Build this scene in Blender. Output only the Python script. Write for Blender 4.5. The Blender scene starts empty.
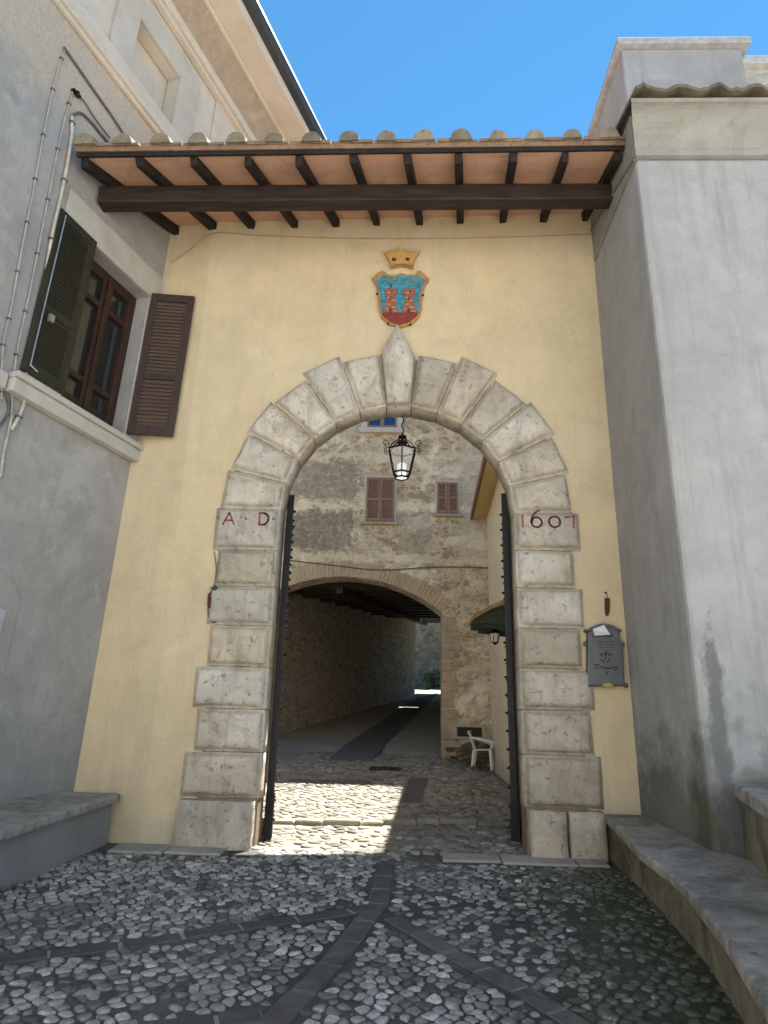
import bpy, bmesh, math, random
import numpy as np
from mathutils import Vector, Matrix
random.seed(7)
R_ = math.radians
scene = bpy.context.scene
col = scene.collection

# ------------------------------------------------------------------ camera, sky, sun, exposure
FPX, PITCH, YAW, ROLL = 683.0, R_(18.0), R_(2.0), R_(1.45)
CAM = np.array([0.1, -6.5, 0.97])
_f = np.array([-math.sin(YAW)*math.cos(PITCH), math.cos(YAW)*math.cos(PITCH), math.sin(PITCH)])
_r0 = np.array([math.cos(YAW), math.sin(YAW), 0.0]); _u0 = np.cross(_r0, _f)
_r = _r0*math.cos(ROLL) + _u0*math.sin(ROLL); _u = _u0*math.cos(ROLL) - _r0*math.sin(ROLL)
cd = bpy.data.cameras.new('camera'); cam = bpy.data.objects.new('camera', cd); col.objects.link(cam)
cd.sensor_fit = 'VERTICAL'; cd.sensor_height = 24.0; cd.lens = FPX*24.0/1024.0
cd.clip_start = 0.05; cd.clip_end = 3000
cam.matrix_world = Matrix(((_r[0], _u[0], -_f[0], CAM[0]), (_r[1], _u[1], -_f[1], CAM[1]), (_r[2], _u[2], -_f[2], CAM[2]), (0, 0, 0, 1)))
scene.camera = cam

SX, SY = 0.25, 0.36                      # horizontal run of the sun per metre of height
SUN_EL = math.atan(1/math.hypot(SX, SY)); SUN_AZ = math.atan2(SX, SY)
w = bpy.data.worlds.new('World'); scene.world = w; w.use_nodes = True
wn = w.node_tree; bg = wn.nodes['Background']
sky = wn.nodes.new('ShaderNodeTexSky'); sky.sky_type = 'NISHITA'; sky.sun_disc = False
sky.sun_elevation = SUN_EL; sky.sun_rotation = SUN_AZ; sky.altitude = 400; sky.air_density = 1.0; sky.dust_density = 0.0; sky.ozone_density = 2.5
tint = wn.nodes.new('ShaderNodeMix'); tint.data_type = 'RGBA'; tint.blend_type = 'MULTIPLY'; tint.inputs[0].default_value = 1.0; tint.inputs[7].default_value = (.46, .90, .98, 1)
wn.links.new(sky.outputs[0], tint.inputs[6]); wn.links.new(tint.outputs[2], bg.inputs[0]); bg.inputs[1].default_value = 0.056
sl = bpy.data.lights.new('sun', 'SUN'); sl.energy = 5.0; sl.angle = R_(0.5); sl.color = (1.0, 0.95, 0.86)
so = bpy.data.objects.new('sun', sl); col.objects.link(so)
so.rotation_euler = Vector((SX, SY, 1.0)).to_track_quat('Z', 'Y').to_euler(); so.location = (6, 8, 25)
vs = scene.view_settings; vs.view_transform = 'Standard'; vs.look = 'None'; vs.gamma = 1; vs.use_curve_mapping = False
vs.exposure = 2.05
scene.cycles.max_bounces = 8; scene.cycles.diffuse_bounces = 5

# ------------------------------------------------------------------ measuring helpers
def ray(px, py): return _f + _r*(px-384)/FPX + _u*(512-py)/FPX
def W(px, py, Y=0.0):                    # point of a wall plane Y = const
    d = ray(px, py); return CAM + d*((Y-CAM[1])/d[1])
LA = R_(17.0); LU = np.array([math.sin(LA), math.cos(LA), 0.0]); LP = np.array([-2.919, 0.1, 0.418]); LV = np.array([0.0271, 0, 1.0])
LN = np.cross(LU, LV); LN /= np.linalg.norm(LN); LN = LN if LN[0] > 0 else -LN
def LW(s, t, o=0.0): return LP + LU*s + LV*t + LN*o      # left house: along wall, up, out
def LPX(px, py, o=0.0):
    d = ray(px, py); p0 = LP + LN*o; X = CAM + d*(((p0-CAM)@LN)/(d@LN))
    return np.linalg.solve(np.stack([LU, LV, LN], 1), X-LP)
def clamp(x, a, b): return max(a, min(b, x))
def lerp(a, b, t): return np.asarray(a)*(1-t) + np.asarray(b)*t
def zg(x, y):                            # height of the street
    if y < -14: return -1.12
    if y < 0: return 0.08*y
    sl_ = clamp(0.059-0.0286*(x-0.95), 0.027, 0.06)
    if y < 9.3: return sl_*y
    z9 = sl_*9.3; k = clamp((y-9.3)/5.0, 0, 1); z9 = z9*(1-k) + 0.55*k
    return z9 + 0.15*(min(y, 32)-9.3)
def GZ(px, py, dz=0.0):                  # point of the street seen at a pixel
    d = ray(px, py); t = 0.5; st = 0.02
    while t < 60:
        p = CAM + d*t
        if p[2] <= zg(p[0], p[1]) + dz: break
        t += st
    return np.array([p[0], p[1], zg(p[0], p[1]) + dz])

# ------------------------------------------------------------------ materials
MATS = {}
class NB:
    def __init__(s, name):
        s.m = bpy.data.materials.new(name); s.m.use_nodes = True; s.t = s.m.node_tree
        s.b = s.t.nodes['Principled BSDF']; s.geo = s.n('ShaderNodeNewGeometry')
    def n(s, typ, **kw):
        nd = s.t.nodes.new(typ)
        for k, v in kw.items(): setattr(nd, k, v)
        return nd
    def l(s, a, b): s.t.links.new(a, b)
    def pos(s, sc=(1, 1, 1)):
        mp = s.n('ShaderNodeMapping'); s.l(s.geo.outputs['Position'], mp.inputs[0]); mp.inputs['Scale'].default_value = sc; return mp.outputs[0]
    def noise(s, scale, detail=4, rough=.6, sc=(1, 1, 1), dist=0.0):
        nd = s.n('ShaderNodeTexNoise'); nd.inputs['Scale'].default_value = scale; nd.inputs['Detail'].default_value = detail
        nd.inputs['Roughness'].default_value = rough; nd.inputs['Distortion'].default_value = dist; s.l(s.pos(sc), nd.inputs['Vector']); return nd.outputs['Fac']
    def ramp(s, fac, stops):
        r = s.n('ShaderNodeValToRGB'); e = r.color_ramp.elements
        while len(e) < len(stops): e.new(0.5)
        for q, (p, c) in zip(e, stops):
            q.position = p; q.color = (*c, 1) if isinstance(c, (tuple, list)) else (c, c, c, 1)
        s.l(fac, r.inputs[0]); return r.outputs[0]
    def mix(s, fac, a, b, typ='MIX'):
        m = s.n('ShaderNodeMix', data_type='RGBA', blend_type=typ)
        for v, i in ((fac, 0), (a, 6), (b, 7)):
            if hasattr(v, 'is_linked'): s.l(v, m.inputs[i])
            elif isinstance(v, (tuple, list)): m.inputs[i].default_value = (*v, 1)
            else: m.inputs[i].default_value = v
        return m.outputs[2]
    def math(s, op, a, b=0.5):
        m = s.n('ShaderNodeMath', operation=op)
        for v, i in ((a, 0), (b, 1)):
            if hasattr(v, 'is_linked'): s.l(v, m.inputs[i])
            else: m.inputs[i].default_value = v
        return m.outputs[0]
    def bump(s, h, strength=.3, dist=.02, prev=None):
        b = s.n('ShaderNodeBump'); b.inputs['Strength'].default_value = strength; b.inputs['Distance'].default_value = dist
        s.l(h, b.inputs['Height'])
        if prev is not None: s.l(prev, b.inputs['Normal'])
        return b.outputs[0]
    def done(s, color, rough=.85, normal=None, metal=0.0, spec=.3):
        if hasattr(color, 'is_linked'): s.l(color, s.b.inputs['Base Color'])
        else: s.b.inputs['Base Color'].default_value = (*color, 1)
        if hasattr(rough, 'is_linked'): s.l(rough, s.b.inputs['Roughness'])
        else: s.b.inputs['Roughness'].default_value = rough
        s.b.inputs['Metallic'].default_value = metal; s.b.inputs['Specular IOR Level'].default_value = spec
        if normal is not None: s.l(normal, s.b.inputs['Normal'])
        MATS[s.m.name] = s.m; return s.m

def plaster(name, c1, c2, stain=None, stain_lo=.56, stain_amt=.6, fine=.12, bump=.35, sc=1.0, streak=None, low=None, high=None, mott=.5, crack=.0, patch=.0, stk=.45, spots=()):
    b = NB(name)
    c = b.mix(b.ramp(b.noise(.7*sc, 5, .62, dist=.4), [(.3, 0), (.7, 1)]), c1, c2)
    c = b.mix(b.ramp(b.noise(3.2*sc, 5, .7), [(.35, 0), (.75, fine*3)]), c, tuple(x*.72 for x in c2))
    c = b.mix(fine, c, b.ramp(b.noise(60, 3, .7), [(.3, .25), (.7, 1.0)]), 'MULTIPLY')
    c = b.mix(mott, c, b.ramp(b.noise(1.9*sc, 7, .72, dist=.6), [(.3, (.80, .79, .78)), (.52, (1, 1, 1)), (.75, (1.1, 1.1, 1.09))]), 'MULTIPLY')
    if stain: c = b.mix(b.ramp(b.noise(1.1*sc, 6, .68, dist=.8), [(stain_lo, 0), (stain_lo+.16, stain_amt)]), c, stain)
    if patch: c = b.mix(b.ramp(b.noise(.62, 7, .6, dist=.9), [(.535, 0), (.545, patch)]), c, tuple(x*.74 for x in c1)); c = b.mix(b.ramp(b.noise(.9, 6, .62, sc=(1.3, 1, .8), dist=1.1), [(.60, 0), (.61, patch*.8)]), c, tuple(min(1, x*1.18) for x in c2))
    if streak: c = b.mix(b.ramp(b.noise(1.0, 6, .72, sc=(6, 6, .45)), [(.52, 0), (.74, stk)]), c, streak)
    if crack:
        nz = b.n('ShaderNodeTexNoise'); nz.inputs['Scale'].default_value = 1.6; nz.inputs['Detail'].default_value = 6; b.l(b.pos(), nz.inputs['Vector'])
        ad = b.n('ShaderNodeVectorMath', operation='MULTIPLY_ADD'); b.l(nz.outputs['Color'], ad.inputs[0]); ad.inputs[1].default_value = (.9, .9, .9); b.l(b.pos((1, 1, .7)), ad.inputs[2])
        ve = b.n('ShaderNodeTexVoronoi', feature='DISTANCE_TO_EDGE'); ve.inputs['Scale'].default_value = .8; b.l(ad.outputs[0], ve.inputs['Vector'])
        k = b.math('MULTIPLY', b.ramp(ve.outputs['Distance'], [(.0, 1), (.006, 0)]), b.ramp(b.noise(1.3, 4, .6), [(.5, 0), (.62, crack)]))
        c = b.mix(k, c, tuple(x*.35 for x in c1))
    if low:                                # rising damp, ragged at its own upper edge
        z0, dz, lc, la = low
        sp = b.n('ShaderNodeSeparateXYZ'); b.l(b.geo.outputs['Position'], sp.inputs[0])
        h = b.math('ADD', b.math('MULTIPLY', b.math('SUBTRACT', sp.outputs[2], z0), -1/dz), b.math('MULTIPLY', b.noise(2.2, 6, .7), 1.6))
        c = b.mix(b.ramp(h, [(.62, 0), (1.0, la)]), c, lc)
    for (cx, cy, cz), (rx, ry, rz), scol, amt in spots:
        vs_ = b.n('ShaderNodeVectorMath', operation='SUBTRACT'); b.l(b.geo.outputs['Position'], vs_.inputs[0]); vs_.inputs[1].default_value = (cx, cy, cz)
        vd = b.n('ShaderNodeVectorMath', operation='DIVIDE'); b.l(vs_.outputs[0], vd.inputs[0]); vd.inputs[1].default_value = (rx, ry, rz)
        ln_ = b.n('ShaderNodeVectorMath', operation='LENGTH'); b.l(vd.outputs[0], ln_.inputs[0])
        d_ = b.math('ADD', ln_.outputs['Value'], b.math('MULTIPLY', b.math('SUBTRACT', b.noise(5, 7, .75, sc=(1.6, 1.6, .8)), .5), 2.2))
        c = b.mix(b.ramp(d_, [(.55, amt), (1.15, 0)]), c, scol)
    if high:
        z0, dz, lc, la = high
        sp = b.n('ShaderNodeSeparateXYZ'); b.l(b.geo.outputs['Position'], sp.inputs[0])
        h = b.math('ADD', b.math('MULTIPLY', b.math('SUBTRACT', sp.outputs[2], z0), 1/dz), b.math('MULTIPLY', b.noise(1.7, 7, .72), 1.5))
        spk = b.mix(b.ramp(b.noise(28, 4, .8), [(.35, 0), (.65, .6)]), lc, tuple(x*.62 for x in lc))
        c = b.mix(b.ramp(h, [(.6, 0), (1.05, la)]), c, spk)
    h1 = b.bump(b.noise(1.7, 5, .62), bump, .10); h2 = b.bump(b.noise(38, 5, .7), bump*1.3, .008, h1)
    return b.done(c, .9, h2, spec=.2)

def stone(name, c1, c2, spot=(.1, .09, .08), spot_amt=.55, rust=None, bump=.5, sc=1.0, island=True):
    b = NB(name)
    c = b.mix(b.ramp(b.noise(2.6*sc, 6, .65, dist=.6), [(.3, 0), (.72, 1)]), c1, c2)
    if island: c = b.mix(.22, c, b.ramp(b.geo.outputs['Random Per Island'], [(0, (.62, .6, .58)), (1, (1.25, 1.2, 1.12))]), 'MULTIPLY')
    oi = b.n('ShaderNodeObjectInfo'); c = b.mix(.85, c, b.ramp(oi.outputs['Random'], [(0, (.68, .64, .58)), (.3, (1.05, 1.02, .96)), (.55, (.82, .80, .77)), (.8, (1.1, 1.1, 1.08)), (1, (.95, .86, .76))]), 'MULTIPLY')
    if rust: c = b.mix(b.ramp(b.noise(2.4, 6, .72, dist=1.2), [(.50, 0), (.68, .75)]), c, rust)
    c = b.mix(b.ramp(b.noise(17*sc, 6, .72), [(.57, 0), (.66, spot_amt)]), c, spot)
    c = b.mix(b.ramp(b.noise(1.7*sc, 6, .7, dist=1.5), [(.62, 0), (.7, spot_amt*.5)]), c, spot)
    c = b.mix(b.ramp(b.noise(1.0, 6, .75, sc=(7, 7, 1.2), dist=.5), [(.5, 0), (.72, .55)]), c, tuple(x*.5 for x in c1))
    h1 = b.bump(b.noise(9*sc, 6, .7), bump, .03); h2 = b.bump(b.noise(55, 4, .75), bump*.8, .006, h1)
    return b.done(c, .82, h2, spec=.25)

def plain(name, c, rough=.6, metal=0.0, var=.25, sc=12, bump=.1, spec=.4, stretch=(1, 1, 1)):
    b = NB(name)
    cc = b.mix(b.ramp(b.noise(sc, 5, .65, sc=stretch), [(.3, 0), (.72, 1)]), tuple(x*(1-var) for x in c), tuple(min(1, x*(1+var)) for x in c))
    return b.done(cc, rough, b.bump(b.noise(sc*3, 4, .6, sc=stretch), bump, .01), metal, spec)

def rubble(name, ca, cb, mortar, sc=5.0, plast=None, plo=.5, dark=None, stretch=(1, 1, 1.6), bands=(), dlo=.55):
    b = NB(name)
    nz = b.n('ShaderNodeTexNoise'); nz.inputs['Scale'].default_value = 4; nz.inputs['Detail'].default_value = 2; b.l(b.pos(), nz.inputs['Vector'])
    ad = b.n('ShaderNodeVectorMath', operation='MULTIPLY_ADD'); b.l(nz.outputs['Color'], ad.inputs[0]); ad.inputs[1].default_value = (.16, .16, .16); b.l(b.pos(stretch), ad.inputs[2])
    v = b.n('ShaderNodeTexVoronoi', feature='F1'); v.inputs['Scale'].default_value = sc; b.l(ad.outputs[0], v.inputs['Vector'])
    ve = b.n('ShaderNodeTexVoronoi', feature='DISTANCE_TO_EDGE'); ve.inputs['Scale'].default_value = sc; b.l(ad.outputs[0], ve.inputs['Vector'])
    se = b.n('ShaderNodeSeparateColor'); b.l(v.outputs['Color'], se.inputs[0])
    c = b.mix(se.outputs[0], ca, cb)
    c = b.mix(b.ramp(b.noise(14, 5, .7), [(.4, 0), (.75, .5)]), c, tuple(x*.5 for x in ca))
    edge = b.ramp(ve.outputs['Distance'], [(.02, 0), (.09, 1)])
    c = b.mix(edge, mortar, c)
    h = b.mix(.35, edge, b.noise(20, 5, .7))
    if plast:
        for k, pc in enumerate(plast):
            f = b.ramp(b.noise(.75+.35*k, 7, .68, sc=(1, 1, 1.3+k), dist=.5), [(plo+.05*k, 0), (plo+.045+.05*k, 1)])
            pc2 = b.mix(b.ramp(b.noise(7, 6, .72), [(.3, 0), (.7, 1)]), tuple(x*.72 for x in pc), pc)
            c = b.mix(f, c, pc2); h = b.mix(f, h, (.75, .75, .75))
    if dark: c = b.mix(b.ramp(b.noise(1.5, 7, .75, dist=.7), [(dlo, 0), (dlo+.17, .8)]), c, dark)
    sp = b.n('ShaderNodeSeparateXYZ'); b.l(b.geo.outputs['Position'], sp.inputs[0])
    for (x0, x1, z0, z1, bc, am) in bands:
        wob = b.math('MULTIPLY', b.math('SUBTRACT', b.noise(2.5, 6, .75), .5), .9)
        zz = b.math('ADD', sp.outputs[2], wob); xx = b.math('ADD', sp.outputs[0], wob)
        f = b.math('MULTIPLY', b.math('MULTIPLY', b.math('GREATER_THAN', zz, z0), b.math('LESS_THAN', zz, z1)), b.math('MULTIPLY', b.math('GREATER_THAN', xx, x0), b.math('LESS_THAN', xx, x1)))
        f = b.math('MULTIPLY', f, b.math('MULTIPLY', b.ramp(b.noise(9, 6, .75), [(.35, .25), (.6, 1)]), am))
        c = b.mix(f, c, bc)
    h1 = b.bump(h, .6, .04); h2 = b.bump(b.noise(45, 4, .7), .4, .008, h1)
    return b.done(c, .92, h2, spec=.15)

def wood(name, c1, c2, rough=.6, axis=(1, 1, .12), spec=.3):
    b = NB(name)
    c = b.mix(b.ramp(b.noise(22, 5, .65, sc=axis), [(.3, 0), (.7, 1)]), c1, c2)
    return b.done(c, rough, b.bump(b.noise(60, 4, .6, sc=axis), .25, .006), spec=spec)

YEL = plaster('yellow_plaster', (.665, .525, .315), (.715, .59, .385), stain=(.62, .495, .345), stain_lo=.5, stain_amt=.6, fine=.12, bump=.4, streak=(.50, .42, .31), crack=.22, mott=.7, stk=.6, low=(.35, 1.1, (.46, .40, .30), .6))
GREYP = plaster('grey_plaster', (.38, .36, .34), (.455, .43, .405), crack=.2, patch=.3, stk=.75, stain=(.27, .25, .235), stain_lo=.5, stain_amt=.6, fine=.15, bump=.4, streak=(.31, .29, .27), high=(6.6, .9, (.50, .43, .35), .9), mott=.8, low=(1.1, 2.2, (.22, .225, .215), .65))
ROUGHC = plaster('roughcast', (.42, .335, .25), (.50, .41, .32), stain=(.30, .23, .17), fine=.4, bump=1.0, sc=2)
CREAM = plaster('cream_render', (.55, .50, .43), (.62, .565, .49), stain=(.44, .40, .335), fine=.1, bump=.3)
TRIM = plaster('stone_trim', (.48, .445, .39), (.57, .53, .47), stain=(.34, .30, .25), stain_lo=.55, fine=.12, bump=.35)
GREYR = plaster('pale_grey_plaster', (.37, .365, .355), (.45, .44, .43), spots=[((2.30, -1.45, 1.15), (.085, .3, .75), (.13, .13, .125), .8), ((2.22, -1.45, .55), (.16, .3, .5), (.16, .16, .155), .6), ((2.17, -1.28, .45), (.2, .26, .33), (.10, .095, .06), .85), ((2.17, -.8, .45), (.2, .5, .25), (.2, .195, .17), .6)], stain=(.30, .295, .28), crack=.12, patch=.18, stk=.65, mott=.7, stain_lo=.54, stain_amt=.5, fine=.15, bump=.4, streak=(.25, .24, .225), low=(.85, 1.5, (.125, .13, .11), .85))
WARMG = plaster('weathered_shaded_beige', (.30, .29, .255), (.38, .37, .33), mott=.9, stain=(.16, .15, .12), stain_lo=.5, stain_amt=.6, fine=.15, bump=.4)  # weathered beige, darkened to carry the shade under the cove
BENCHP = plaster('bench_plaster', (.26, .26, .255), (.34, .34, .33), stain=(.2, .21, .18), stain_lo=.53, fine=.15, low=(-.15, .7, (.13, .14, .10), .8))
BENCHR = plaster('mossy_plaster', (.25, .225, .16), (.33, .295, .21), mott=.9, stain=(.06, .06, .04), stain_lo=.44, stain_amt=.75, fine=.3, bump=.6, sc=1.6)
COURT = plaster('courtyard_plaster', (.72, .58, .39), (.77, .65, .46), stain=(.42, .36, .26), fine=.1, low=(.3, 1.6, (.30, .29, .16), .7))
TRAV = stone('travertine', (.42, .38, .315), (.68, .64, .57), spot=(.12, .10, .075), spot_amt=.75, rust=(.36, .27, .19))
TRAVD = stone('weathered_stone', (.34, .31, .26), (.46, .42, .36), spot=(.14, .12, .10), island=False)
SLAB = stone('bench_slab', (.17, .16, .14), (.52, .50, .46), spot=(.08, .075, .055), spot_amt=.75, bump=1.0, island=False)
FLAG = stone('threshold_flag', (.33, .32, .30), (.45, .43, .40), spot=(.14, .13, .12), spot_amt=.5)
FACADE = rubble('old_facade', (.36, .27, .185), (.67, .55, .40), (.67, .56, .41), sc=6.5, plast=[(.80, .70, .54), (.58, .49, .37)], plo=.55, dark=(.19, .15, .11), dlo=.50,
    bands=[(-5, -1.2, 5.05, 6.0, (.19, .17, .145), .92), (-5, -1.1, 6.35, 7.3, (.24, .21, .175), .8), (-.1, .7, 5.0, 6.4, (.33, .28, .21), .6), (1.35, 2.2, 4.8, 7.8, (.56, .51, .43), .7), (-5, 2.2, 6.08, 6.25, (.80, .68, .50), .95), (-5, 2.2, 4.75, 4.95, (.72, .59, .43), .85), (-5, 2.2, 7.35, 7.5, (.72, .62, .46), .8)])
TUNNELW = rubble('passage_stone', (.33, .275, .21), (.62, .54, .43), (.46, .40, .32), sc=5.5, stretch=(1, 1, 1.9), dark=(.12, .10, .08), dlo=.56)
BRICK = rubble('thin_brick', (.36, .25, .17), (.46, .34, .24), (.42, .36, .28), sc=9, stretch=(1, 1, 3))
TERRA = NB('terracotta_soffit')
def _terra():
    b = TERRA
    c = b.mix(b.ramp(b.noise(1.3, 4, .6), [(.3, 0), (.7, 1)]), (.58, .325, .215), (.66, .40, .285))
    c = b.mix(b.ramp(b.noise(6, 5, .7), [(.55, 0), (.75, .45)]), c, (.66, .44, .32))
    c = b.mix(b.ramp(b.noise(2.2, 6, .72, dist=.8), [(.52, 0), (.72, .6)]), c, (.34, .19, .13))
    br = b.n('ShaderNodeTexBrick'); br.inputs['Scale'].default_value = 1.0; br.inputs['Mortar Size'].default_value = .008; br.inputs['Brick Width'].default_value = .5; br.inputs['Row Height'].default_value = .145
    br.inputs['Color1'].default_value = (1, 1, 1, 1); br.inputs['Color2'].default_value = (.93, .92, .91, 1); br.inputs['Mortar'].default_value = (.80, .76, .72, 1); b.l(b.pos(), br.inputs['Vector'])
    c = b.mix(.35, c, br.outputs[0], 'MULTIPLY')
    return b.done(c, .85, b.bump(b.noise(30, 4, .7), .3, .006), spec=.2)
TERRA = _terra()
TILE = stone('old_roof_tile', (.36, .22, .14), (.46, .33, .23), spot=(.22, .19, .15), spot_amt=.6, sc=1.5)
TILECAP = stone('lichened_tile_end', (.18, .155, .115), (.33, .295, .23), spot=(.07, .06, .045), spot_amt=.8, sc=2)
TILEEDGE = stone('tile_edge', (.20, .12, .075), (.31, .23, .17), spot=(.07, .055, .04), spot_amt=.8, sc=1.6)
MOSSTILE = stone('mossy_tile', (.15, .125, .09), (.25, .215, .16), spot=(.10, .09, .06), spot_amt=.7, sc=1.6)
BEAM = wood('dark_beam', (.012, .008, .007), (.050, .031, .024), .6, axis=(.12, 1, 1))
RAFT = wood('dark_rafter', (.006, .005, .004), (.030, .021, .017), .65, axis=(1, .12, 1))
SHUT = wood('brown_shutter', (.038, .024, .020), (.066, .041, .033), .55)
SLAT = wood('brown_slat', (.10, .068, .05), (.15, .10, .075), .6, axis=(.15, .15, 1))
SHUTG = wood('dark_green_shutter', (.022, .021, .014), (.042, .038, .024), .5)
SHUTF = wood('faded_shutter', (.20, .12, .08), (.29, .18, .12), .6)
WFRAME = wood('window_wood', (.030, .014, .010), (.062, .030, .020), .4)
GLASS = plain('dark_glass', (.022, .026, .024), .06, var=.1, bump=.0, spec=.8)
BLUEGL = plain('blue_glass', (.012, .03, .10), .05, var=.2, bump=0, spec=.9)
GATEW = wood('black_gate', (.010, .009, .009), (.022, .019, .017), .5)
IRON = plain('wrought_iron', (.018, .016, .015), .5, .6, bump=.2)
RUST = plain('rusty_iron', (.09, .03, .018), .8, .2, bump=.4)
STEEL = plain('galvanised', (.45, .46, .47), .4, .8)
CABLE = plain('grey_cable', (.36, .35, .335), .7)
CABLEP = plain('pale_cable', (.50, .45, .38), .6)
CABLED = plain('dark_cable', (.10, .10, .105), .6)
LETBOX = plain('grey_cast_metal', (.115, .12, .125), .45, .35, var=.2, bump=.3)
LETDARK = plain('dark_relief', (.045, .047, .05), .5, .4)
BRASS = plain('brass', (.36, .24, .08), .4, .6)
PAPER = plain('paper', (.78, .79, .82), .7, var=.04)
WPLAST = plain('white_plastic', (.72, .70, .66), .4, var=.06)
BLUEC = plain('crest_blue', (.06, .235, .31), .5, var=.55, sc=22, bump=.5)
BRICKR = plain('crest_red', (.24, .035, .03), .6, var=.5, sc=60)
CRESTBR = plain('crest_tower', (.34, .10, .06), .6, var=.6, sc=90)
CRESTDK = plain('crest_dark', (.03, .05, .07), .6)
OCHRE = plain('crest_ochre', (.42, .22, .07), .5, var=.35, sc=40, bump=.3)
GOLD = plain('crest_gold', (.52, .31, .10), .5, var=.35, sc=50, bump=.3)
INK = NB('red_paint'); INK = INK.done(INK.mix(INK.ramp(INK.noise(45, 5, .75), [(.42, 0), (.62, .75)]), (.20, .03, .022), (.40, .27, .21)), .8)
FROST = NB('frosted_glass'); FROST.b.inputs['Transmission Weight'].default_value = .25
FROST = FROST.done((.55, .54, .5), .5, spec=.5)
LANTGLOW = NB('lantern_glow'); LANTGLOW.b.inputs['Emission Color'].default_value = (1, .97, .9, 1); LANTGLOW.b.inputs['Emission Strength'].default_value = .16  # faint emission paints sky glare on the unlit lantern's white panes
LANTGLOW = LANTGLOW.done((.8, .8, .78), .5)
LEAFD = plain('dark_leaf', (.035, .055, .02), .6, var=.6, sc=8)
LEAFG = plain('dusty_leaf', (.12, .13, .08), .7, var=.5, sc=8)
MOSSG = plain('moss', (.09, .10, .03), .9, var=.6, sc=25, bump=.6)
GREENP = plain('green_paint', (.016, .03, .02), .6, var=.4)
def _cob(name, lo, hi, moss=False):
    b = NB(name)
    c = b.ramp(b.geo.outputs['Random Per Island'], [(0, tuple(x*.6 for x in lo)), (.35, tuple((x+y)/2*.85 for x, y in zip(lo, hi))), (.7, tuple(x*.85 for x in hi)), (.94, hi), (1, tuple(x*1.35 for x in hi))])
    c = b.mix(b.ramp(b.noise(26, 6, .75, dist=.8), [(.42, 0), (.7, .75)]), c, tuple(x*.55 for x in lo))
    c = b.mix(b.ramp(b.noise(13, 5, .7, dist=1.5), [(.6, 0), (.68, .5)]), c, tuple(min(1, x*1.2) for x in hi))
    c = b.mix(b.ramp(b.noise(1.3, 6, .7, dist=.5), [(.5, 0), (.66, .6)]), c, (.15, .15, .13))
    c = b.mix(b.ramp(b.noise(.75, 7, .72, dist=.4), [(.5, 0), (.66, .5)]), c, (.085, .095, .06))
    sp = b.n('ShaderNodeSeparateXYZ'); b.l(b.geo.outputs['Position'], sp.inputs[0])
    g = b.math('ADD', b.math('MULTIPLY', b.math('SUBTRACT', sp.outputs[0], b.math('MULTIPLY', sp.outputs[1], .12)), .30), b.math('MULTIPLY', b.noise(6, 7, .8), 1.1))
    if moss: c = b.mix(b.ramp(g, [(.85, 0), (1.3, .8)]), c, (.075, .085, .045))
    return b.done(c, .7, b.bump(b.noise(38, 6, .75), .8, .014), spec=.35)
COB = _cob('river_cobble', (.11, .108, .10), (.56, .555, .52), moss=True)
COBL = _cob('courtyard_cobble', (.17, .15, .12), (.36, .33, .28))
def _mortar():
    b = NB('cobble_mortar')
    c = b.mix(b.ramp(b.noise(1.1, 5, .65, dist=.5), [(.4, 0), (.62, 1)]), (.075, .075, .068), (.17, .17, .155))
    c = b.mix(b.ramp(b.noise(40, 5, .75), [(.4, 0), (.7, .7)]), c, (.17, .165, .155)); c = b.mix(b.ramp(b.noise(.9, 6, .7), [(.52, 0), (.66, .75)]), c, b.mix(b.ramp(b.noise(26, 6, .78), [(.4, 0), (.66, 1)]), (.12, .12, .11), (.30, .295, .275)))
    sp = b.n('ShaderNodeSeparateXYZ'); b.l(b.geo.outputs['Position'], sp.inputs[0])
    g = b.math('ADD', b.math('MULTIPLY', sp.outputs[0], .35), b.math('MULTIPLY', b.noise(2.6, 8, .78), 1.2))
    c = b.mix(b.ramp(g, [(.75, 0), (1.35, .85)]), c, b.mix(b.ramp(b.noise(22, 7, .8, dist=.6), [(.42, 0), (.68, 1)]), (.05, .064, .026), (.15, .155, .115)))
    return b.done(c, .9, b.bump(b.noise(24, 7, .8), 1.0, .03), spec=.2)
MORTAR = _mortar()
GROUND = plaster('courtyard_earth', (.24, .215, .17), (.33, .30, .24), stain=(.13, .14, .06), stain_lo=.55, stain_amt=.7, fine=.3, bump=.8, sc=2)
TROAD = plaster('passage_paving', (.29, .265, .22), (.40, .37, .31), fine=.25, bump=.6, stain=(.18, .18, .12), sc=1.5)
BASALT = stone('dark_paver', (.088, .084, .083), (.16, .153, .152), spot=(.19, .18, .17), spot_amt=.35, bump=.5, sc=1.5)
ASPH = plain('dark_strip', (.10, .097, .093), .85, var=.3, sc=9, bump=.5)
DRAIN = plain('drain_iron', (.03, .03, .03), .6, .5)

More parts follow.
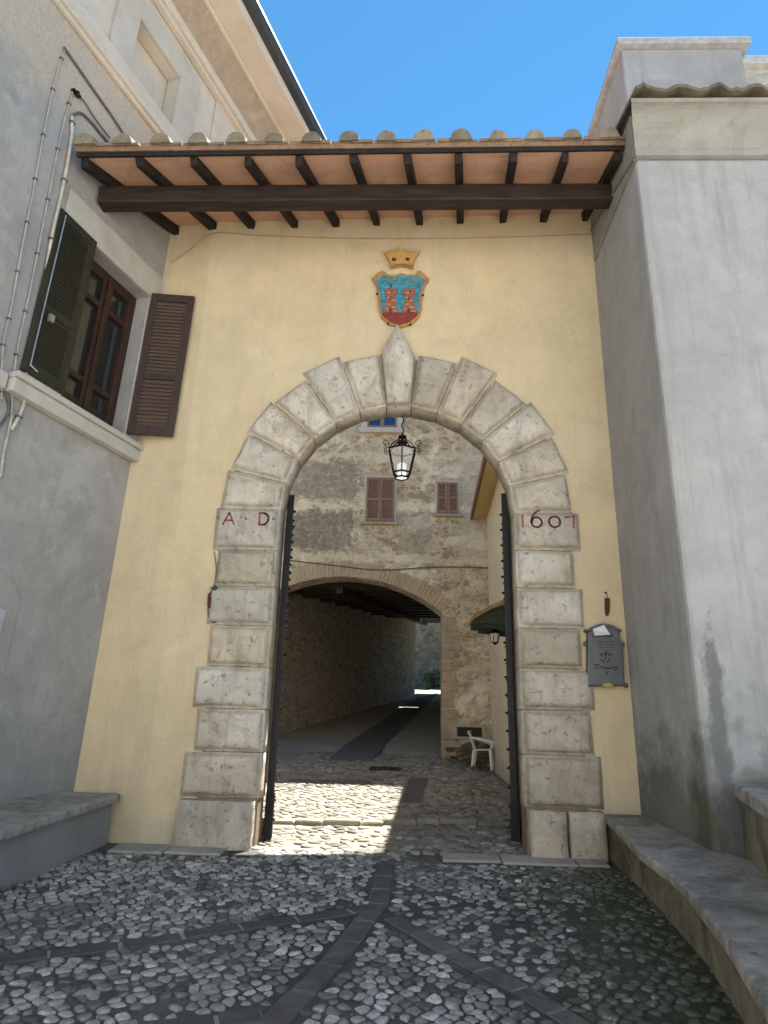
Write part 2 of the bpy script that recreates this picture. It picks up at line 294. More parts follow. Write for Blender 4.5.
# ------------------------------------------------------------------ mesh helpers
ROOTLOC = {}
class M:
    def __init__(s): s.bm = bmesh.new()
    def face(s, pts):
        return s.bm.faces.new([s.bm.verts.new(tuple(float(c) for c in p)) for p in pts])
    def prism(s, pts, vec):                       # closed prism on a planar outline
        n = len(pts); a = [s.bm.verts.new(tuple(map(float, p))) for p in pts]; b = [s.bm.verts.new(tuple(map(float, np.asarray(p)+np.asarray(vec)))) for p in pts]
        s.bm.faces.new(a); s.bm.faces.new(b[::-1])
        for i in range(n): s.bm.faces.new((a[i], a[(i+1) % n], b[(i+1) % n], b[i]))
    def loft(s, loops, cap=True):
        L = [[s.bm.verts.new(tuple(map(float, p))) for p in lp] for lp in loops]; n = len(L[0])
        for a, b in zip(L, L[1:]):
            for i in range(n): s.bm.faces.new((a[i], a[(i+1) % n], b[(i+1) % n], b[i]))
        if cap: s.bm.faces.new(L[0][::-1]); s.bm.faces.new(L[-1])
    def hexa(s, o, ax, ay, az):                   # box from a corner and three edges
        o, ax, ay, az = map(np.asarray, (o, ax, ay, az))
        s.prism([o, o+ax, o+ax+ay, o+ay], az)
    def box(s, x0, x1, y0, y1, z0, z1): s.hexa((x0, y0, z0), (x1-x0, 0, 0), (0, y1-y0, 0), (0, 0, z1-z0))
    def lbox(s, s0, s1, t0, t1, o0, o1):          # box in the left house's wall frame
        s.hexa(LW(s0, t0, o0), LU*(s1-s0), LV*(t1-t0), LN*(o1-o0))
    def bar(s, a, b, wd, ht, up=(0, 0, 1)):       # square bar between two points, up = its height side
        a, b, up = map(np.asarray, (a, b, up)); d = b-a; d = d/np.linalg.norm(d); sd = np.cross(d, up); sd = sd/np.linalg.norm(sd); u2 = np.cross(sd, d)
        s.hexa(a-sd*wd/2-u2*ht/2, sd*wd, u2*ht, b-a)
    def tube(s, path, r, n=7, closed=False):
        P = [np.asarray(p, float) for p in path]; loops = []
        for i, p in enumerate(P):
            d = P[min(i+1, len(P)-1)] - P[max(i-1, 0)]
            if closed: d = P[(i+1) % len(P)] - P[i-1]
            d = d/(np.linalg.norm(d)+1e-9); a = np.cross(d, (0, 0, 1)) if abs(d[2]) < .9 else np.cross(d, (1, 0, 0)); a /= np.linalg.norm(a); b = np.cross(d, a)
            rr = r[i] if isinstance(r, (list, tuple)) else r
            loops.append([p + rr*(a*math.cos(q*2*math.pi/n) + b*math.sin(q*2*math.pi/n)) for q in range(n)])
        if closed: loops.append(loops[0])
        s.loft(loops, not closed)
    def lathe(s, c, prof, n=12):                  # profile of (r, z)
        c = np.asarray(c)
        s.loft([[c + (r*math.cos(q*2*math.pi/n), r*math.sin(q*2*math.pi/n), z) for q in range(n)] for r, z in prof])
    def build(s, name, mat, parent=None, bevel=0.0, smooth=False, jit=0.0, sub=0):
        bm = s.bm
        if sub: bmesh.ops.subdivide_edges(bm, edges=bm.edges[:], cuts=sub, use_grid_fill=True)
        if jit:
            for v in bm.verts: v.co += Vector((random.uniform(-jit, jit), random.uniform(-jit, jit)*.6, random.uniform(-jit, jit)))
        bmesh.ops.recalc_face_normals(bm, faces=bm.faces[:])
        off = Vector(ROOTLOC.get(parent.name, (0, 0, 0))) if parent else Vector((0, 0, 0))
        if parent:
            for v in bm.verts: v.co -= off
        me = bpy.data.meshes.new(name); bm.to_mesh(me); bm.free(); me.materials.append(mat)
        if smooth:
            for p in me.polygons: p.use_smooth = True
        o = bpy.data.objects.new(name, me); col.objects.link(o)
        if parent: o.parent = parent; ROOTLOC[o.name] = tuple(off)
        if bevel:
            md = o.modifiers.new('bevel', 'BEVEL'); md.width = bevel; md.segments = 2; md.limit_method = 'ANGLE'; md.angle_limit = R_(40)
        return o
def tag(o, label=None, cat=None, group=None, kind=None):
    if label: o['label'] = label
    if cat: o['category'] = cat
    if group: o['group'] = group
    if kind: o['kind'] = kind
    return o
def thing(name, label, cat, loc, group=None):
    o = bpy.data.objects.new(name, None); col.objects.link(o); o.location = tuple(map(float, loc)); o.empty_display_size = .2
    ROOTLOC[o.name] = tuple(map(float, loc)); return tag(o, label, cat, group)
def inset(poly, d):                               # inset a convex 2-D outline
    n = len(poly); A = sum(poly[i][0]*poly[(i+1) % n][1]-poly[(i+1) % n][0]*poly[i][1] for i in range(n)); sg = 1 if A > 0 else -1; out = []
    for i in range(n):
        p0, p1, p2 = (np.array(poly[k % n], float) for k in (i-1, i, i+1))
        e1 = (p1-p0)/np.linalg.norm(p1-p0); e2 = (p2-p1)/np.linalg.norm(p2-p1); n1 = sg*np.array([-e1[1], e1[0]]); n2 = sg*np.array([-e2[1], e2[0]])
        m = n1+n2; m /= (m@m)/2; out.append(p1 + m*d)
    return out
def arch_wall(m, x0, x1, zb, ztop, y0, y1, xs, archz):
    """solid wall between y0 and y1 with one arched opening (xs = x samples of the opening, archz = height of its soffit)"""
    X = [x0]+list(xs)+[x1]
    for a, b in zip(X, X[1:]):
        inn = a >= xs[0]-1e-6 and b <= xs[-1]+1e-6
        za, zb_ = (archz(a), archz(b)) if inn else (zb, zb)
        for y in (y0, y1): m.face([(a, y, za), (b, y, zb_), (b, y, ztop(b, y)), (a, y, ztop(a, y))])
        m.face([(a, y0, ztop(a, y0)), (b, y0, ztop(b, y0)), (b, y1, ztop(b, y1)), (a, y1, ztop(a, y1))])
        if inn: m.face([(a, y0, za), (b, y0, zb_), (b, y1, zb_), (a, y1, za)])
    for a in (xs[0], xs[-1]): m.face([(a, y0, zb), (a, y1, zb), (a, y1, archz(a)), (a, y0, archz(a))])
    for a in (x0, x1): m.face([(a, y0, zb), (a, y1, zb), (a, y1, ztop(a, y1)), (a, y0, ztop(a, y0))])

# ================================================================== THE GROUND
ys = [-400, -60, -14, -10, -7, -5, -4, -3, -2, -1, 0, 1, 2, 3, 4, 5, 6, 7, 8, 9.3, 10.5, 12, 14.3, 18, 22, 27, 32, 80, 400]
xs = [-400, -40, -8, -4, -2, -1, 0, .5, .95, 1.3, 1.7, 2.1, 4, 10, 40, 400]
m = M()
V = [[m.bm.verts.new((x, y, zg(x, y)-.03)) for x in xs] for y in ys]
for j in range(len(ys)-1):
    for i in range(len(xs)-1): m.bm.faces.new((V[j][i], V[j][i+1], V[j+1][i+1], V[j+1][i]))
tag(m.build('ground', GROUND), kind='structure')
def sheet(name, mat, x0, x1, y0, y1, dz, nx=24, ny=24, xl=None, xr=None):
    m = M(); V = []
    for j in range(ny+1):
        y = y0+(y1-y0)*j/ny; a = xl(y) if xl else x0; b = xr(y) if xr else x1
        V.append([m.bm.verts.new((a+(b-a)*i/nx, y, zg(a+(b-a)*i/nx, y)+dz)) for i in range(nx+1)])
    for j in range(ny):
        for i in range(nx): m.bm.faces.new((V[j][i], V[j][i+1], V[j+1][i+1], V[j+1][i]))
    return tag(m.build(name, mat), kind='structure')
sheet('street', MORTAR, -4.6, 2.3, -7.5, .02, 0.0)
sheet('square', stone('pale_bounce_paving', (.46, .46, .45), (.56, .55, .54), island=False), -14, 14, -13.9, -4.7, 0.006, nx=8, ny=40)  # unseen paving behind the camera, kept pale to bounce sunlight forward
sheet('courtyard', GROUND, -8, 2.1, .02, 9.3, 0.0)
sheet('passage_road', TROAD, 0, 0, 9.3, 30, 0.0, xl=lambda y: -3.9+(y-9.3)*.33, xr=lambda y: 1.4+(y-9.3)*.22)

def poly_on_ground(m, P, dz, th=.0):
    m.face([(p[0], p[1], zg(p[0], p[1])+dz) for p in P])
# dark strip and pale joints along the passage
m = M(); A = [GZ(325, 762), GZ(345, 745), GZ(380, 722), GZ(418, 698)]; B = [GZ(370, 762), GZ(386, 745), GZ(412, 720), GZ(440, 692)]
for i in range(3): m.face([A[i]+(0, 0, .006), B[i]+(0, 0, .006), B[i+1]+(0, 0, .006), A[i+1]+(0, 0, .006)])
tag(m.build('road_strip', ASPH), kind='structure')

# slab bands across the cobbles
BANDS = []
def band(pix, width, mat=BASALT, name='paving_band', slab=.34, h=.012):
    P = [GZ(*p) for p in pix]; m = M(); BANDS.append((P, width))
    for a, b in zip(P, P[1:]):
        L = np.linalg.norm((b-a)[:2]); k = max(1, int(round(L/slab))); d = (b-a)/L; nrm = np.array([-d[1], d[0], 0])
        for q in range(k):
            g0 = random.choice((.006, .009, .016)); t0 = L*q/k+g0; t1 = L*(q+1)/k-.007; wv = width*random.uniform(.93, 1.03)/2
            c = [a+d*t0-nrm*wv, a+d*t1-nrm*wv*random.uniform(.95, 1.05), a+d*t1+nrm*wv, a+d*t0+nrm*wv*random.uniform(.95, 1.05)]
            c = [np.array([p[0], p[1], zg(p[0], p[1])-.03]) for p in c]; hh = h+random.uniform(-.004, .004)
            cc = np.mean(c, 0)
            m.loft([c, [p+(0, 0, .03+hh-.006) for p in c], [cc+(p-cc)*.95+(0, 0, .03+hh) for p in c]])
    o = tag(m.build(name, mat), kind='structure'); m = M()
    for a, b in zip(P, P[1:]):
        L = np.linalg.norm((b-a)[:2]); d = (b-a)/L; nrm = np.array([-d[1], d[0], 0])*width*.49
        m.face([(q[0], q[1], zg(q[0], q[1])+.0055) for q in (a-nrm, b-nrm, b+nrm, a+nrm)])
    tag(m.build('paving_joint', TROAD), kind='structure'); return o
band([(-30, 966), (120, 947), (240, 930), (350, 913), (372, 908)], .115)
band([(386, 866), (378, 905), (330, 967), (268, 1032), (200, 1100)], .135)
band([(392, 920), (450, 955), (520, 992), (600, 1040)], .12)
band([(150, 1034), (215, 1026), (262, 1020)], .12)
band([(286, 782), (372, 783)], .42, name='paving_band', slab=1.0)
band([(419, 778), (411, 803)], .30, slab=1.2)
# threshold flags in front of the gate
m = M(); x = -2.35
while x < 1.78:
    x2 = min(x+random.uniform(.45, .8), 1.8); ya = -.27+random.uniform(-.02, .02)
    if x2 > -1.05 and x < .05: x = x2; continue
    c = [(x+.006, ya), (x2-.006, ya+random.uniform(-.02, .02)), (x2-.006, -.035), (x+.006, -.035)]
    lo = [np.array([p[0], p[1], zg(*p)-.04]) for p in c]; cc = np.mean(lo, 0)
    m.loft([lo, [p+(0, 0, .052) for p in lo], [cc+(p-cc)*.97+(0, 0, .06) for p in lo]]); x = x2
tag(m.build('threshold_paving', FLAG), kind='structure')
# low step of stones across the courtyard
m = M(); x = -1.75
STEPY = lambda x: 1.26+.09*math.sin(x*2.1)+x*.05
while x < 1.72:
    x2 = x+random.uniform(.16, .4); y = STEPY((x+x2)/2)
    c = [(x+.004, y-.06), (x2-.004, y-.06+random.uniform(-.015, .015)), (x2-.004, y+.09), (x+.004, y+.09)]
    lo = [np.array([p[0], p[1], zg(*p)-.03]) for p in c]; cc = np.mean(lo, 0); hh = random.uniform(.06, .095)
    m.loft([lo, [p+(0, 0, hh-.015) for p in lo], [cc+(p-cc)*.9+(0, 0, hh) for p in lo]]); x = x2
tag(m.build('courtyard_step', stone('step_stone', (.22, .20, .15), (.33, .30, .24), spot=(.09, .09, .05), spot_amt=.8)), kind='structure')

def seg_dist(p, a, b):
    ab = b[:2]-a[:2]; t = clamp(((p-a[:2])@ab)/(ab@ab), 0, 1); return np.linalg.norm(p-a[:2]-ab*t)
def cobbles(name, label, mat, x0, x1, y0, y1, sx, sy, keep, hgt, lift=lambda x, y: 0.0, gap=.86):
    pts = []; j = 0; y = y0
    while y < y1:
        x = x0+(sx/2 if j % 2 else 0)
        while x < x1:
            pts.append((x+random.uniform(-.36, .36)*sx, y+random.uniform(-.36, .36)*sy)); x += sx
        y += sy*.92; j += 1
    pts = np.array(pts); cell = {}; cs = max(sx, sy)*1.3
    for i, p in enumerate(pts): cell.setdefault((int(p[0]//cs), int(p[1]//cs)), []).append(i)
    m = M(); bm = m.bm
    for i, p in enumerate(pts):
        k = keep(p)
        if not k: continue
        g = [(p[0]-sx, p[1]-sy), (p[0]+sx, p[1]-sy), (p[0]+sx, p[1]+sy), (p[0]-sx, p[1]+sy)]
        cx, cy = int(p[0]//cs), int(p[1]//cs)
        for a in (-1, 0, 1):
            for b in (-1, 0, 1):
                for q in cell.get((cx+a, cy+b), ()):
                    if q == i: continue
                    d = pts[q]-p; mid = p+d*.5; out = []
                    for e in range(len(g)):
                        u1 = np.array(g[e]); u2 = np.array(g[(e+1) % len(g)]); s1 = (u1-mid)@d; s2 = (u2-mid)@d
                        if s1 <= 0: out.append(u1)
                        if s1*s2 < 0: out.append(u1+(u2-u1)*(s1/(s1-s2)))
                    g = out
                    if len(g) < 3: break
                if len(g) < 3: break
            if len(g) < 3: break
        if len(g) < 3: continue
        g = [np.array(q) for q in g]; c = np.mean(g, 0)
        for _ in range(1 if random.random() < .8 else 2):      # round the corners off
            g = [q for e in range(len(g)) for q in (g[e]*.82+g[(e+1) % len(g)]*.18, g[e]*.18+g[(e+1) % len(g)]*.82)]
        if len(g) > 14: g = g[::2]
        g = [c+(q-c)*random.uniform(.92, 1.07) for q in g]
        kk = gap*k*random.uniform(.9, 1.03); tx, ty = random.uniform(-.12, .12), random.uniform(-.12, .12); h = hgt*random.uniform(.6, 1.25)
        loops = []
        for f, z in ((1.0, -.012), (.98, .45*h), (.86, .86*h), (.5, h)):
            lp = []
            for q in g:
                r = (q-c)*f*kk; x, y = c+r; lp.append(bm.verts.new((x, y, zg(x, y)+lift(x, y)+z+r[0]*tx+r[1]*ty)))
            loops.append(lp)
        for a, b in zip(loops, loops[1:]):
            for e in range(len(g)): bm.faces.new((a[e], a[(e+1) % len(g)], b[(e+1) % len(g)], b[e]))
        bm.faces.new(loops[-1])
    o = m.build(name, mat, smooth=True); return tag(o, label, 'cobbles', kind='stuff')
from mathutils import noise as mn
def keep_front(p):
    for P, wd in BANDS:
        for a, b in zip(P, P[1:]):
            if seg_dist(p, a, b) < wd/2+.028: return 0
    if p[1] > (-.03 if -1.12 < p[0] < .2 else -.33) or p[1] < -4.6: return 0
    f = mn.noise(Vector((p[0]*.9, p[1]*.9, 3.3)))
    bury = clamp((p[0]-.5)*.36, 0, .36)*clamp((-p[1]-.3), 0, 1) + (.22 if f > .18 else 0)
    if random.random() < bury: return 0
    return random.uniform(.9, 1.05)*(1-.25*bury/.45*random.random()) if random.random() < .85 else random.uniform(.6, .8)
cobbles('cobblestones', 'grey river cobbles set in dark mortar in front of the gate', COB, -3.6, 2.0, -4.6, -.02, .088, .060, keep_front, .010, gap=.87)
def keep_back(p):
    for P, wd in BANDS:
        for a, b in zip(P, P[1:]):
            if seg_dist(p, a, b) < wd/2+.03: return 0
    if abs(p[1]-STEPY(p[0])) < .12: return 0
    if random.random() < .12: return 0
    return random.uniform(.85, 1.05)
cobbles('cobblestones', 'pale sunlit cobbles of the courtyard behind the gate arch', COBL, -1.9, 1.85, .02, 9.1, .14, .10, keep_back, .016)

# ================================================================== THE GATEHOUSE
GR = 1.165; ZS = 3.09
gate = thing('gatehouse', 'yellow plastered gatehouse with rusticated stone arch and tiled pent roof', 'gatehouse', (0, 0, 0))
def gate_top(x, y): return 6.69 + (x+2.75)*.0255 + .25*max(y, 0)
RA = 1.29
xsA = [-RA*math.cos(math.pi*i/32) for i in range(33)]
m = M()
arch_wall(m, -2.2, 2.32, -.5, gate_top, 0.0, .258, xsA, lambda x: ZS+math.sqrt(max(0, RA*RA-x*x)))
RQ = 1.62; xsQ = [-RQ*math.cos(math.pi*i/32) for i in range(33)]
arch_wall(m, -2.2, 2.32, -.5, lambda x, y: gate_top(x, y)-.004, .26, 1.7, xsQ, lambda x: 3.7+math.sqrt(max(0, RQ*RQ-x*x)))  # unseen rear wall, shaped so its shadow edge falls at the threshold
wall = m.build('wall', YEL, gate)
m = M()                                             # narrow canted face beside the left house
for a, b in (((-2.2, .0), (-3.25, .22)),): m.prism([(a[0], a[1], -.5), (b[0], b[1], -.5), (b[0], b[1], 6.66), (a[0], a[1], 6.705)], (0, .8, .18))
m.build('canted_wall', YEL, gate)
# stone portal
portal = M()
xsR = [-GR*math.cos(math.pi*i/40) for i in range(41)]
RB = 1.725
for i in range(40):                                 # backing ring of the arch, behind the bosses
    a0, a1 = math.pi-math.pi*i/40, math.pi-math.pi*(i+1)/40
    c = lambda r, a, y: (r*math.cos(a), y, ZS+r*math.sin(a))
    portal.face([c(GR+.012, a0, -.005), c(GR+.012, a1, -.005), c(RB, a1, -.005), c(RB, a0, -.005)][::1])
    portal.face([c(GR+.012, a0, -.005), c(GR+.012, a1, -.005), c(GR+.012, a1, .262), c(GR+.012, a0, .262)])
    portal.face([c(GR+.012, a0, .262), c(GR+.012, a1, .262), c(RB, a1, .262), c(RB, a0, .262)])
for sg in (-1, 1):
    portal.box(sg*(GR+.012) if sg > 0 else -1.72, 1.72 if sg > 0 else -(GR+.012), -.005, .262, -.3, ZS-.002)
P_ = portal.build('portal', stone('joint_mortar', (.17, .13, .085), (.27, .22, .15), spot=(.07, .06, .045), island=False), gate)
def boss(poly, name='stone_block', raise_=.062, edge=.042, back=.255, jit=.006, mat=TRAV, cut=None):
    """pillowed ashlar: outline in x,z; raised face with a worn bevel"""
    m = M(); poly = inset(poly, .0015); n0 = len(poly)
    fine = []
    for i in range(n0):                             # a few extra points along the edges for a worn outline
        a, b = np.array(poly[i]), np.array(poly[(i+1) % n0]); k = max(1, int(np.linalg.norm(b-a)/.07))
        fine += [(a+(b-a)*q/k) for q in range(k)]
    cen = np.mean(fine, 0)
    def lp(d, y, j=0.0):
        out = []
        base = inset(poly, d) if d else poly
        for i in range(n0):
            a, b = np.array(base[i]), np.array(base[(i+1) % n0]); k = max(1, int(np.linalg.norm(np.array(poly[(i+1) % n0])-np.array(poly[i]))/.07))
            for q in range(k):
                p = a+(b-a)*q/k; out.append((p[0]+random.uniform(-j, j), y+random.uniform(-j, j)*.5, p[1]+random.uniform(-j, j)))
        return out
    L = [lp(0, back), lp(0, -.008, jit*.5), lp(.008, -.014, jit*.4), lp(edge*.42, -.018, jit*.5), lp(edge*.62, -.02-raise_*.42, jit), lp(edge*.95, -.02-raise_*.80, jit), lp(edge*1.5, -.02-raise_, jit*.7)]
    L.append([tuple(np.array([cen[0], -.02-raise_*1.08, cen[1]])*.5+np.array(p)*.5) for p in L[-1]])
    m.loft(L)
    return m.build(name, mat, P_, smooth=True)
XL = lambda px, py: W(px, py)[0]
left_j = [(2.665, 3.098, -1.815), (2.302, 2.66, -1.755), (1.925, 2.297, -1.80), (1.54, 1.92, -1.755), (1.16, 1.535, -1.85), (.785, 1.155, -1.80), (.40, .78, -1.875)]
for i, (z0, z1, x0) in enumerate(left_j): boss([(x0, z0), (-GR, z0), (-GR, z1), (x0, z1)])
boss([(-1.93, -.25), (-GR-.02, -.25), (-GR-.02, .392), (-1.86, .392)], raise_=.07, edge=.012)
right_j = [(2.71, 3.098, 1.80), (2.34, 2.705, 1.725), (1.955, 2.335, 1.79), (1.585, 1.95, 1.745), (1.215, 1.58, 1.835), (.83, 1.21, 1.79), (.392, .825, 1.855)]
for i, (z0, z1, x1) in enumerate(right_j): boss([(GR, z0), (x1, z0), (x1, z1), (GR, z1)])
boss([(GR+.02, -.25), (1.52, -.25), (1.52, .385), (GR+.02, .385)], raise_=.07, edge=.012)
boss([(1.523, -.25), (1.855, -.25), (1.85, .36), (1.82, .385), (1.523, .385)], raise_=.065, edge=.012)
rads_l = [1.78, 1.77, 1.80, 1.775, 1.86, 1.79]; rads_r = [1.74, 1.79, 1.84, 1.80, 1.88, 1.79]
KA = R_(6.4); da = (math.pi/2-KA)/6
for side, rads in ((-1, rads_l), (1, rads_r)):
    for k in range(6):
        a0, a1 = k*da+.0022, (k+1)*da-.0022
        c = lambda r, a: (side*r*math.cos(a), ZS+r*math.sin(a))
        R0 = rads[k]
        boss([c(GR, a0), c(R0, a0), c(R0*(1.0+.006*((k+1) % 2)), a1), c(GR, a1)], name='voussoir')
boss([(-GR*math.sin(KA)+.005, ZS+GR*math.cos(KA)), (GR*math.sin(KA)-.005, ZS+GR*math.cos(KA)), (.172, 4.83), (-.033, 5.24), (-.205, 4.84)], name='keystone', raise_=.085, edge=.014)
# painted inscription
def strokes(paths, th, y, parent, name, mat):
    m = M()
    for P in paths:
        P = [p for i, p in enumerate(P) if i == 0 or abs(p[0]-P[i-1][0])+abs(p[1]-P[i-1][1]) > 1e-4]
        for a, b in zip(P, P[1:]):
            a, b = np.array([a[0], y, a[1]]), np.array([b[0], y, b[1]]); d = b-a; L = np.linalg.norm(d); d = d/L; nn = np.array([-d[2], 0, d[0]])
            a = a-d*th*.3; b = b+d*th*.3
            m.prism([a-nn*th/2, b-nn*th/2, b+nn*th/2, a+nn*th/2], (0, .006, 0))
    return m.build(name, mat, parent)
def arc(cx, cz, rx, rz, a0, a1, n=14): return [(cx+rx*math.cos(R_(a0+(a1-a0)*i/n)), cz+rz*math.sin(R_(a0+(a1-a0)*i/n))) for i in range(n+1)]
YI = -.0905
zc = 2.965; lt = .018
ax = -1.66; dx = -1.315
strokes([[(ax-.055, zc-.06), (ax, zc+.06), (ax+.055, zc-.06)], [(ax-.034, zc-.02), (ax+.034, zc-.02)]], lt, YI, P_, 'inscription', INK)
strokes([[(dx-.04, zc-.06), (dx-.04, zc+.06), (dx-.005, zc+.06)]+arc(dx-.005, zc, .055, .06, 90, -90)+[(dx-.04, zc-.06)]], lt, YI, P_, 'inscription', INK)
for tx in (-1.765, -1.49, -1.215):
    m = M(); m.prism([(tx-.014, YI, zc-.012), (tx+.016, YI, zc-.008), (tx-.01, YI, zc+.022)], (0, .006, 0)); m.build('inscription', INK, P_)
zc = 2.985
strokes([[(1.235, zc-.06), (1.235, zc+.06)]], lt, YI, P_, 'inscription', INK)
strokes([arc(1.43, zc-.012, .11, .125, 105, 180, 8)+arc(1.37, zc-.012, .05, .052, 180, 540, 20)], lt, YI, P_, 'inscription', INK)
strokes([arc(1.545, zc-.005, .055, .055, 0, 360, 20)], lt, YI, P_, 'inscription', INK)
strokes([[(1.65, zc+.042), (1.735, zc+.055), (1.725, zc-.06)]], lt, YI, P_, 'inscription', INK)
# gate leaves folded back inside the passage
for sg in (-1, 1):
    m = M(); x0 = sg*1.085; x1 = sg*1.155; zl = .03 if sg < 0 else .08
    a, b = min(x0, x1), max(x0, x1); sk = .20*sg
    m.hexa((a, .275, zl), (b-a, 0, 0), (sk, 1.06, 0), (0, 0, 3.32))
    leaf = m.build('gate_leaf', GATEW, gate, bevel=.006)
    for z in np.arange(.2, 3.3, .165):
        for yy in (.30, .62, .95, 1.28):
            px = x0+sk*(yy-.275)/1.06
            m = M(); m.loft([[(px-sg*d, yy+r*math.cos(q*math.pi/3), z+r*math.sin(q*math.pi/3)) for q in range(6)] for d, r in ((-.004, .016), (.016, .013), (.026, .004))])
            m.build('stud', IRON, leaf)
    m = M(); m.box(a-.004, b+.004, .262, .30, zl+.02, .42); m.build('iron_band', IRON, leaf)
# pent roof
EL, ER = np.array([-3.10, -1.42, 6.16]), np.array([2.16, -1.22, 6.43]); TL_, TR_ = np.array([-2.74, .05, 6.62]), np.array([2.16, .0, 6.75])
def RP(a, b, up=0.0): return lerp(lerp(EL, ER, a), lerp(TL_, TR_, a), b) + np.array([0, -.2*up, .97*up])
roof = M()
def rslab(m, a0, a1, b0, b1, u0, u1):
    q = [RP(a0, b0, u0), RP(a1, b0, u0), RP(a1, b1, u0), RP(a0, b1, u0)]; t = [RP(a0, b0, u1), RP(a1, b0, u1), RP(a1, b1, u1), RP(a0, b1, u1)]; m.loft([q, t])
for k in range(20): rslab(roof, k/20, (k+1)/20, -.02, 2.2, .03, .075)
rf = roof.build('roof', TILEEDGE, gate)
m = M()
for k in range(10): rslab(m, k/10, (k+1)/10, .015, 1.0, 0, .028)
m.build('soffit', TERRA, rf)
m = M(); rslab(m, 0, 1, -.008, .014, -.012, .03); m.build('fascia_board', RAFT, rf)
for i in range(11):
    a = (i+.1)/10.2
    m = M(); j = lambda k: random.uniform(-k, k); m.bar(RP(a+j(.002), .018, -.055+j(.008)), RP(a+j(.003), 1.03, -.055), .075+j(.009), .10+j(.01)); m.build('rafter', RAFT, gate, bevel=.008, jit=.008)
m = M()
bl, br = np.array([-3.07, -.93, 6.10]), np.array([2.19, -.70, 6.345])
m.bar(bl, br, .16, .20); m.build('beam', BEAM, gate, bevel=.012, sub=3, jit=.003)
m = M()
nt = 15
for i in range(nt):                                 # cover tiles, ends bedded in mortar
    a = (i+.30)/(nt-.25); r0 = random.uniform(.088, .106)
    for k in range(5):
        b0, b1 = -.02+k*.4, .42+k*.4
        A_, B_ = RP(a, b0-(.03 if k == 0 else 0), .085+.012*(k % 2)), RP(a, b1, .085)
        e = np.array([1, 0, .05]); up = np.array([0, -.2, .97])
        sec = lambda c, r: [c+e*r*math.cos(q*math.pi/8)+up*r*1.05*math.sin(q*math.pi/8) for q in range(9)]
        if k == 0: m2 = M()
        (m2 if k == 0 else m).loft([sec(A_, r0), sec(A_+(B_-A_)*(.25 if k == 0 else 1), r0*.97)])
        if k == 0: m2.build('tile_end', TILECAP, rf, jit=.005)
        if k == 0: m.loft([sec(A_+(B_-A_)*.25, r0*.955), sec(B_, r0*.85)])
m.build('cover_tiles', TILE, rf, smooth=False)
m = M()
for k in range(26): rslab(m, k/26+.001, (k+1)/26-.001, -.03+random.uniform(-.012, .012), 2.2, .077, .105+random.uniform(-.004, .006))
m.build('pan_tiles', TILEEDGE, rf, jit=.003)

# ================================================================== ACROSS THE LITTLE SQUARE, BEHIND THE VIEWER
oh = thing('house', 'unseen whitewashed house added across the square to bounce sunlight onto the gate', 'house', (0, -14, -1.1))
m = M(); m.box(-16, 16, -20, -14, -1.4, 9.5); m.build('wall', plaster('bounce_whitewash', (.74, .75, .76), (.78, .79, .80), fine=.05), oh)  # unseen house, whitened to throw sunlight back onto the gate
m = M(); m.prism([(-16.4, -13.5, 9.52), (16.4, -13.5, 9.52), (16.4, -17, 11), (-16.4, -17, 11)], (0, 0, .12)); m.prism([(-16.4, -20.5, 9.52), (16.4, -20.5, 9.52), (16.4, -17, 11), (-16.4, -17, 11)], (0, 0, .12)); m.build('roof', TILE, oh)
for k in range(5):
    for z in (1.2, 5.0):
        m = M(); m.box(-12.5+6*k, -11.5+6*k, -13.98, -13.93, z, z+1.6); m.build('shutter', SHUTF, oh)
        m = M(); m.box(-12.65+6*k, -11.35+6*k, -13.98, -13.85, z-.12, z-.01); m.build('sill', TRIM, oh)
# ================================================================== THE LEFT HOUSE
lh = thing('house', 'grey plastered house on the left with bracketed cornice and shuttered window', 'house', LW(-1, -.4))
WS0, WS1, WT0, WT1 = -1.06, -.16, 3.47, 5.14       # window opening
def lpanel(m, s0, s1, t0, t1, hole, o, th):
    S = sorted({s0, s1, hole[0], hole[1]}); T = sorted({t0, t1, hole[2], hole[3]})
    for a, b in zip(S, S[1:]):
        for c, d in zip(T, T[1:]):
            if a >= hole[0] and b <= hole[1] and c >= hole[2] and d <= hole[3]: continue
            m.face([LW(a, c, o), LW(b, c, o), LW(b, d, o), LW(a, d, o)])
    h = hole; Q = [(h[0], h[2]), (h[1], h[2]), (h[1], h[3]), (h[0], h[3])]
    for (a, c), (b, d) in zip(Q, Q[1:]+Q[:1]): m.face([LW(a, c, o), LW(b, d, o), LW(b, d, o-th), LW(a, c, o-th)])
m = M(); lpanel(m, -7, 2.45, -1.6, 7.15, (WS0, WS1, WT0, WT1), 0, .3)
m.lbox(-7, 2.4, -1.6, 7.15, -3.0, -.32)
m.build('wall', GREYP, lh)
m = M(); PH = (-1.10, -.33, 7.46, 8.18)
m.lbox(-7, 2.4, 7.15, 9.2, -3, -.16); 
lpanel(m, -7, 2.4, 7.15, 8.9, PH, 0, .15)
m.build('upper_wall', CREAM, lh)
m = M()
for a, b, c, d in ((-1.42, PH[0], 7.40, 8.52), (PH[1], .04, 7.40, 8.52), (PH[0], PH[1], 8.18, 8.52)): m.lbox(a, b, c, d, .003, .045)
m.build('blind_window', TRIM, lh, bevel=.004)
m = M(); m.lbox(.42, 2.4, 7.41, 8.66, .003, .022); m.build('corner_pilaster', CREAM, lh, bevel=.004)
m = M(); m.lbox(-7, 2.4, 7.10, 7.15, .003, .05); m.lbox(-7, 2.4, 7.153, 7.22, .003, .085); m.lbox(-7, 2.4, 7.223, 7.40, .003, .06); m.build('string_course', CREAM, lh, bevel=.008)
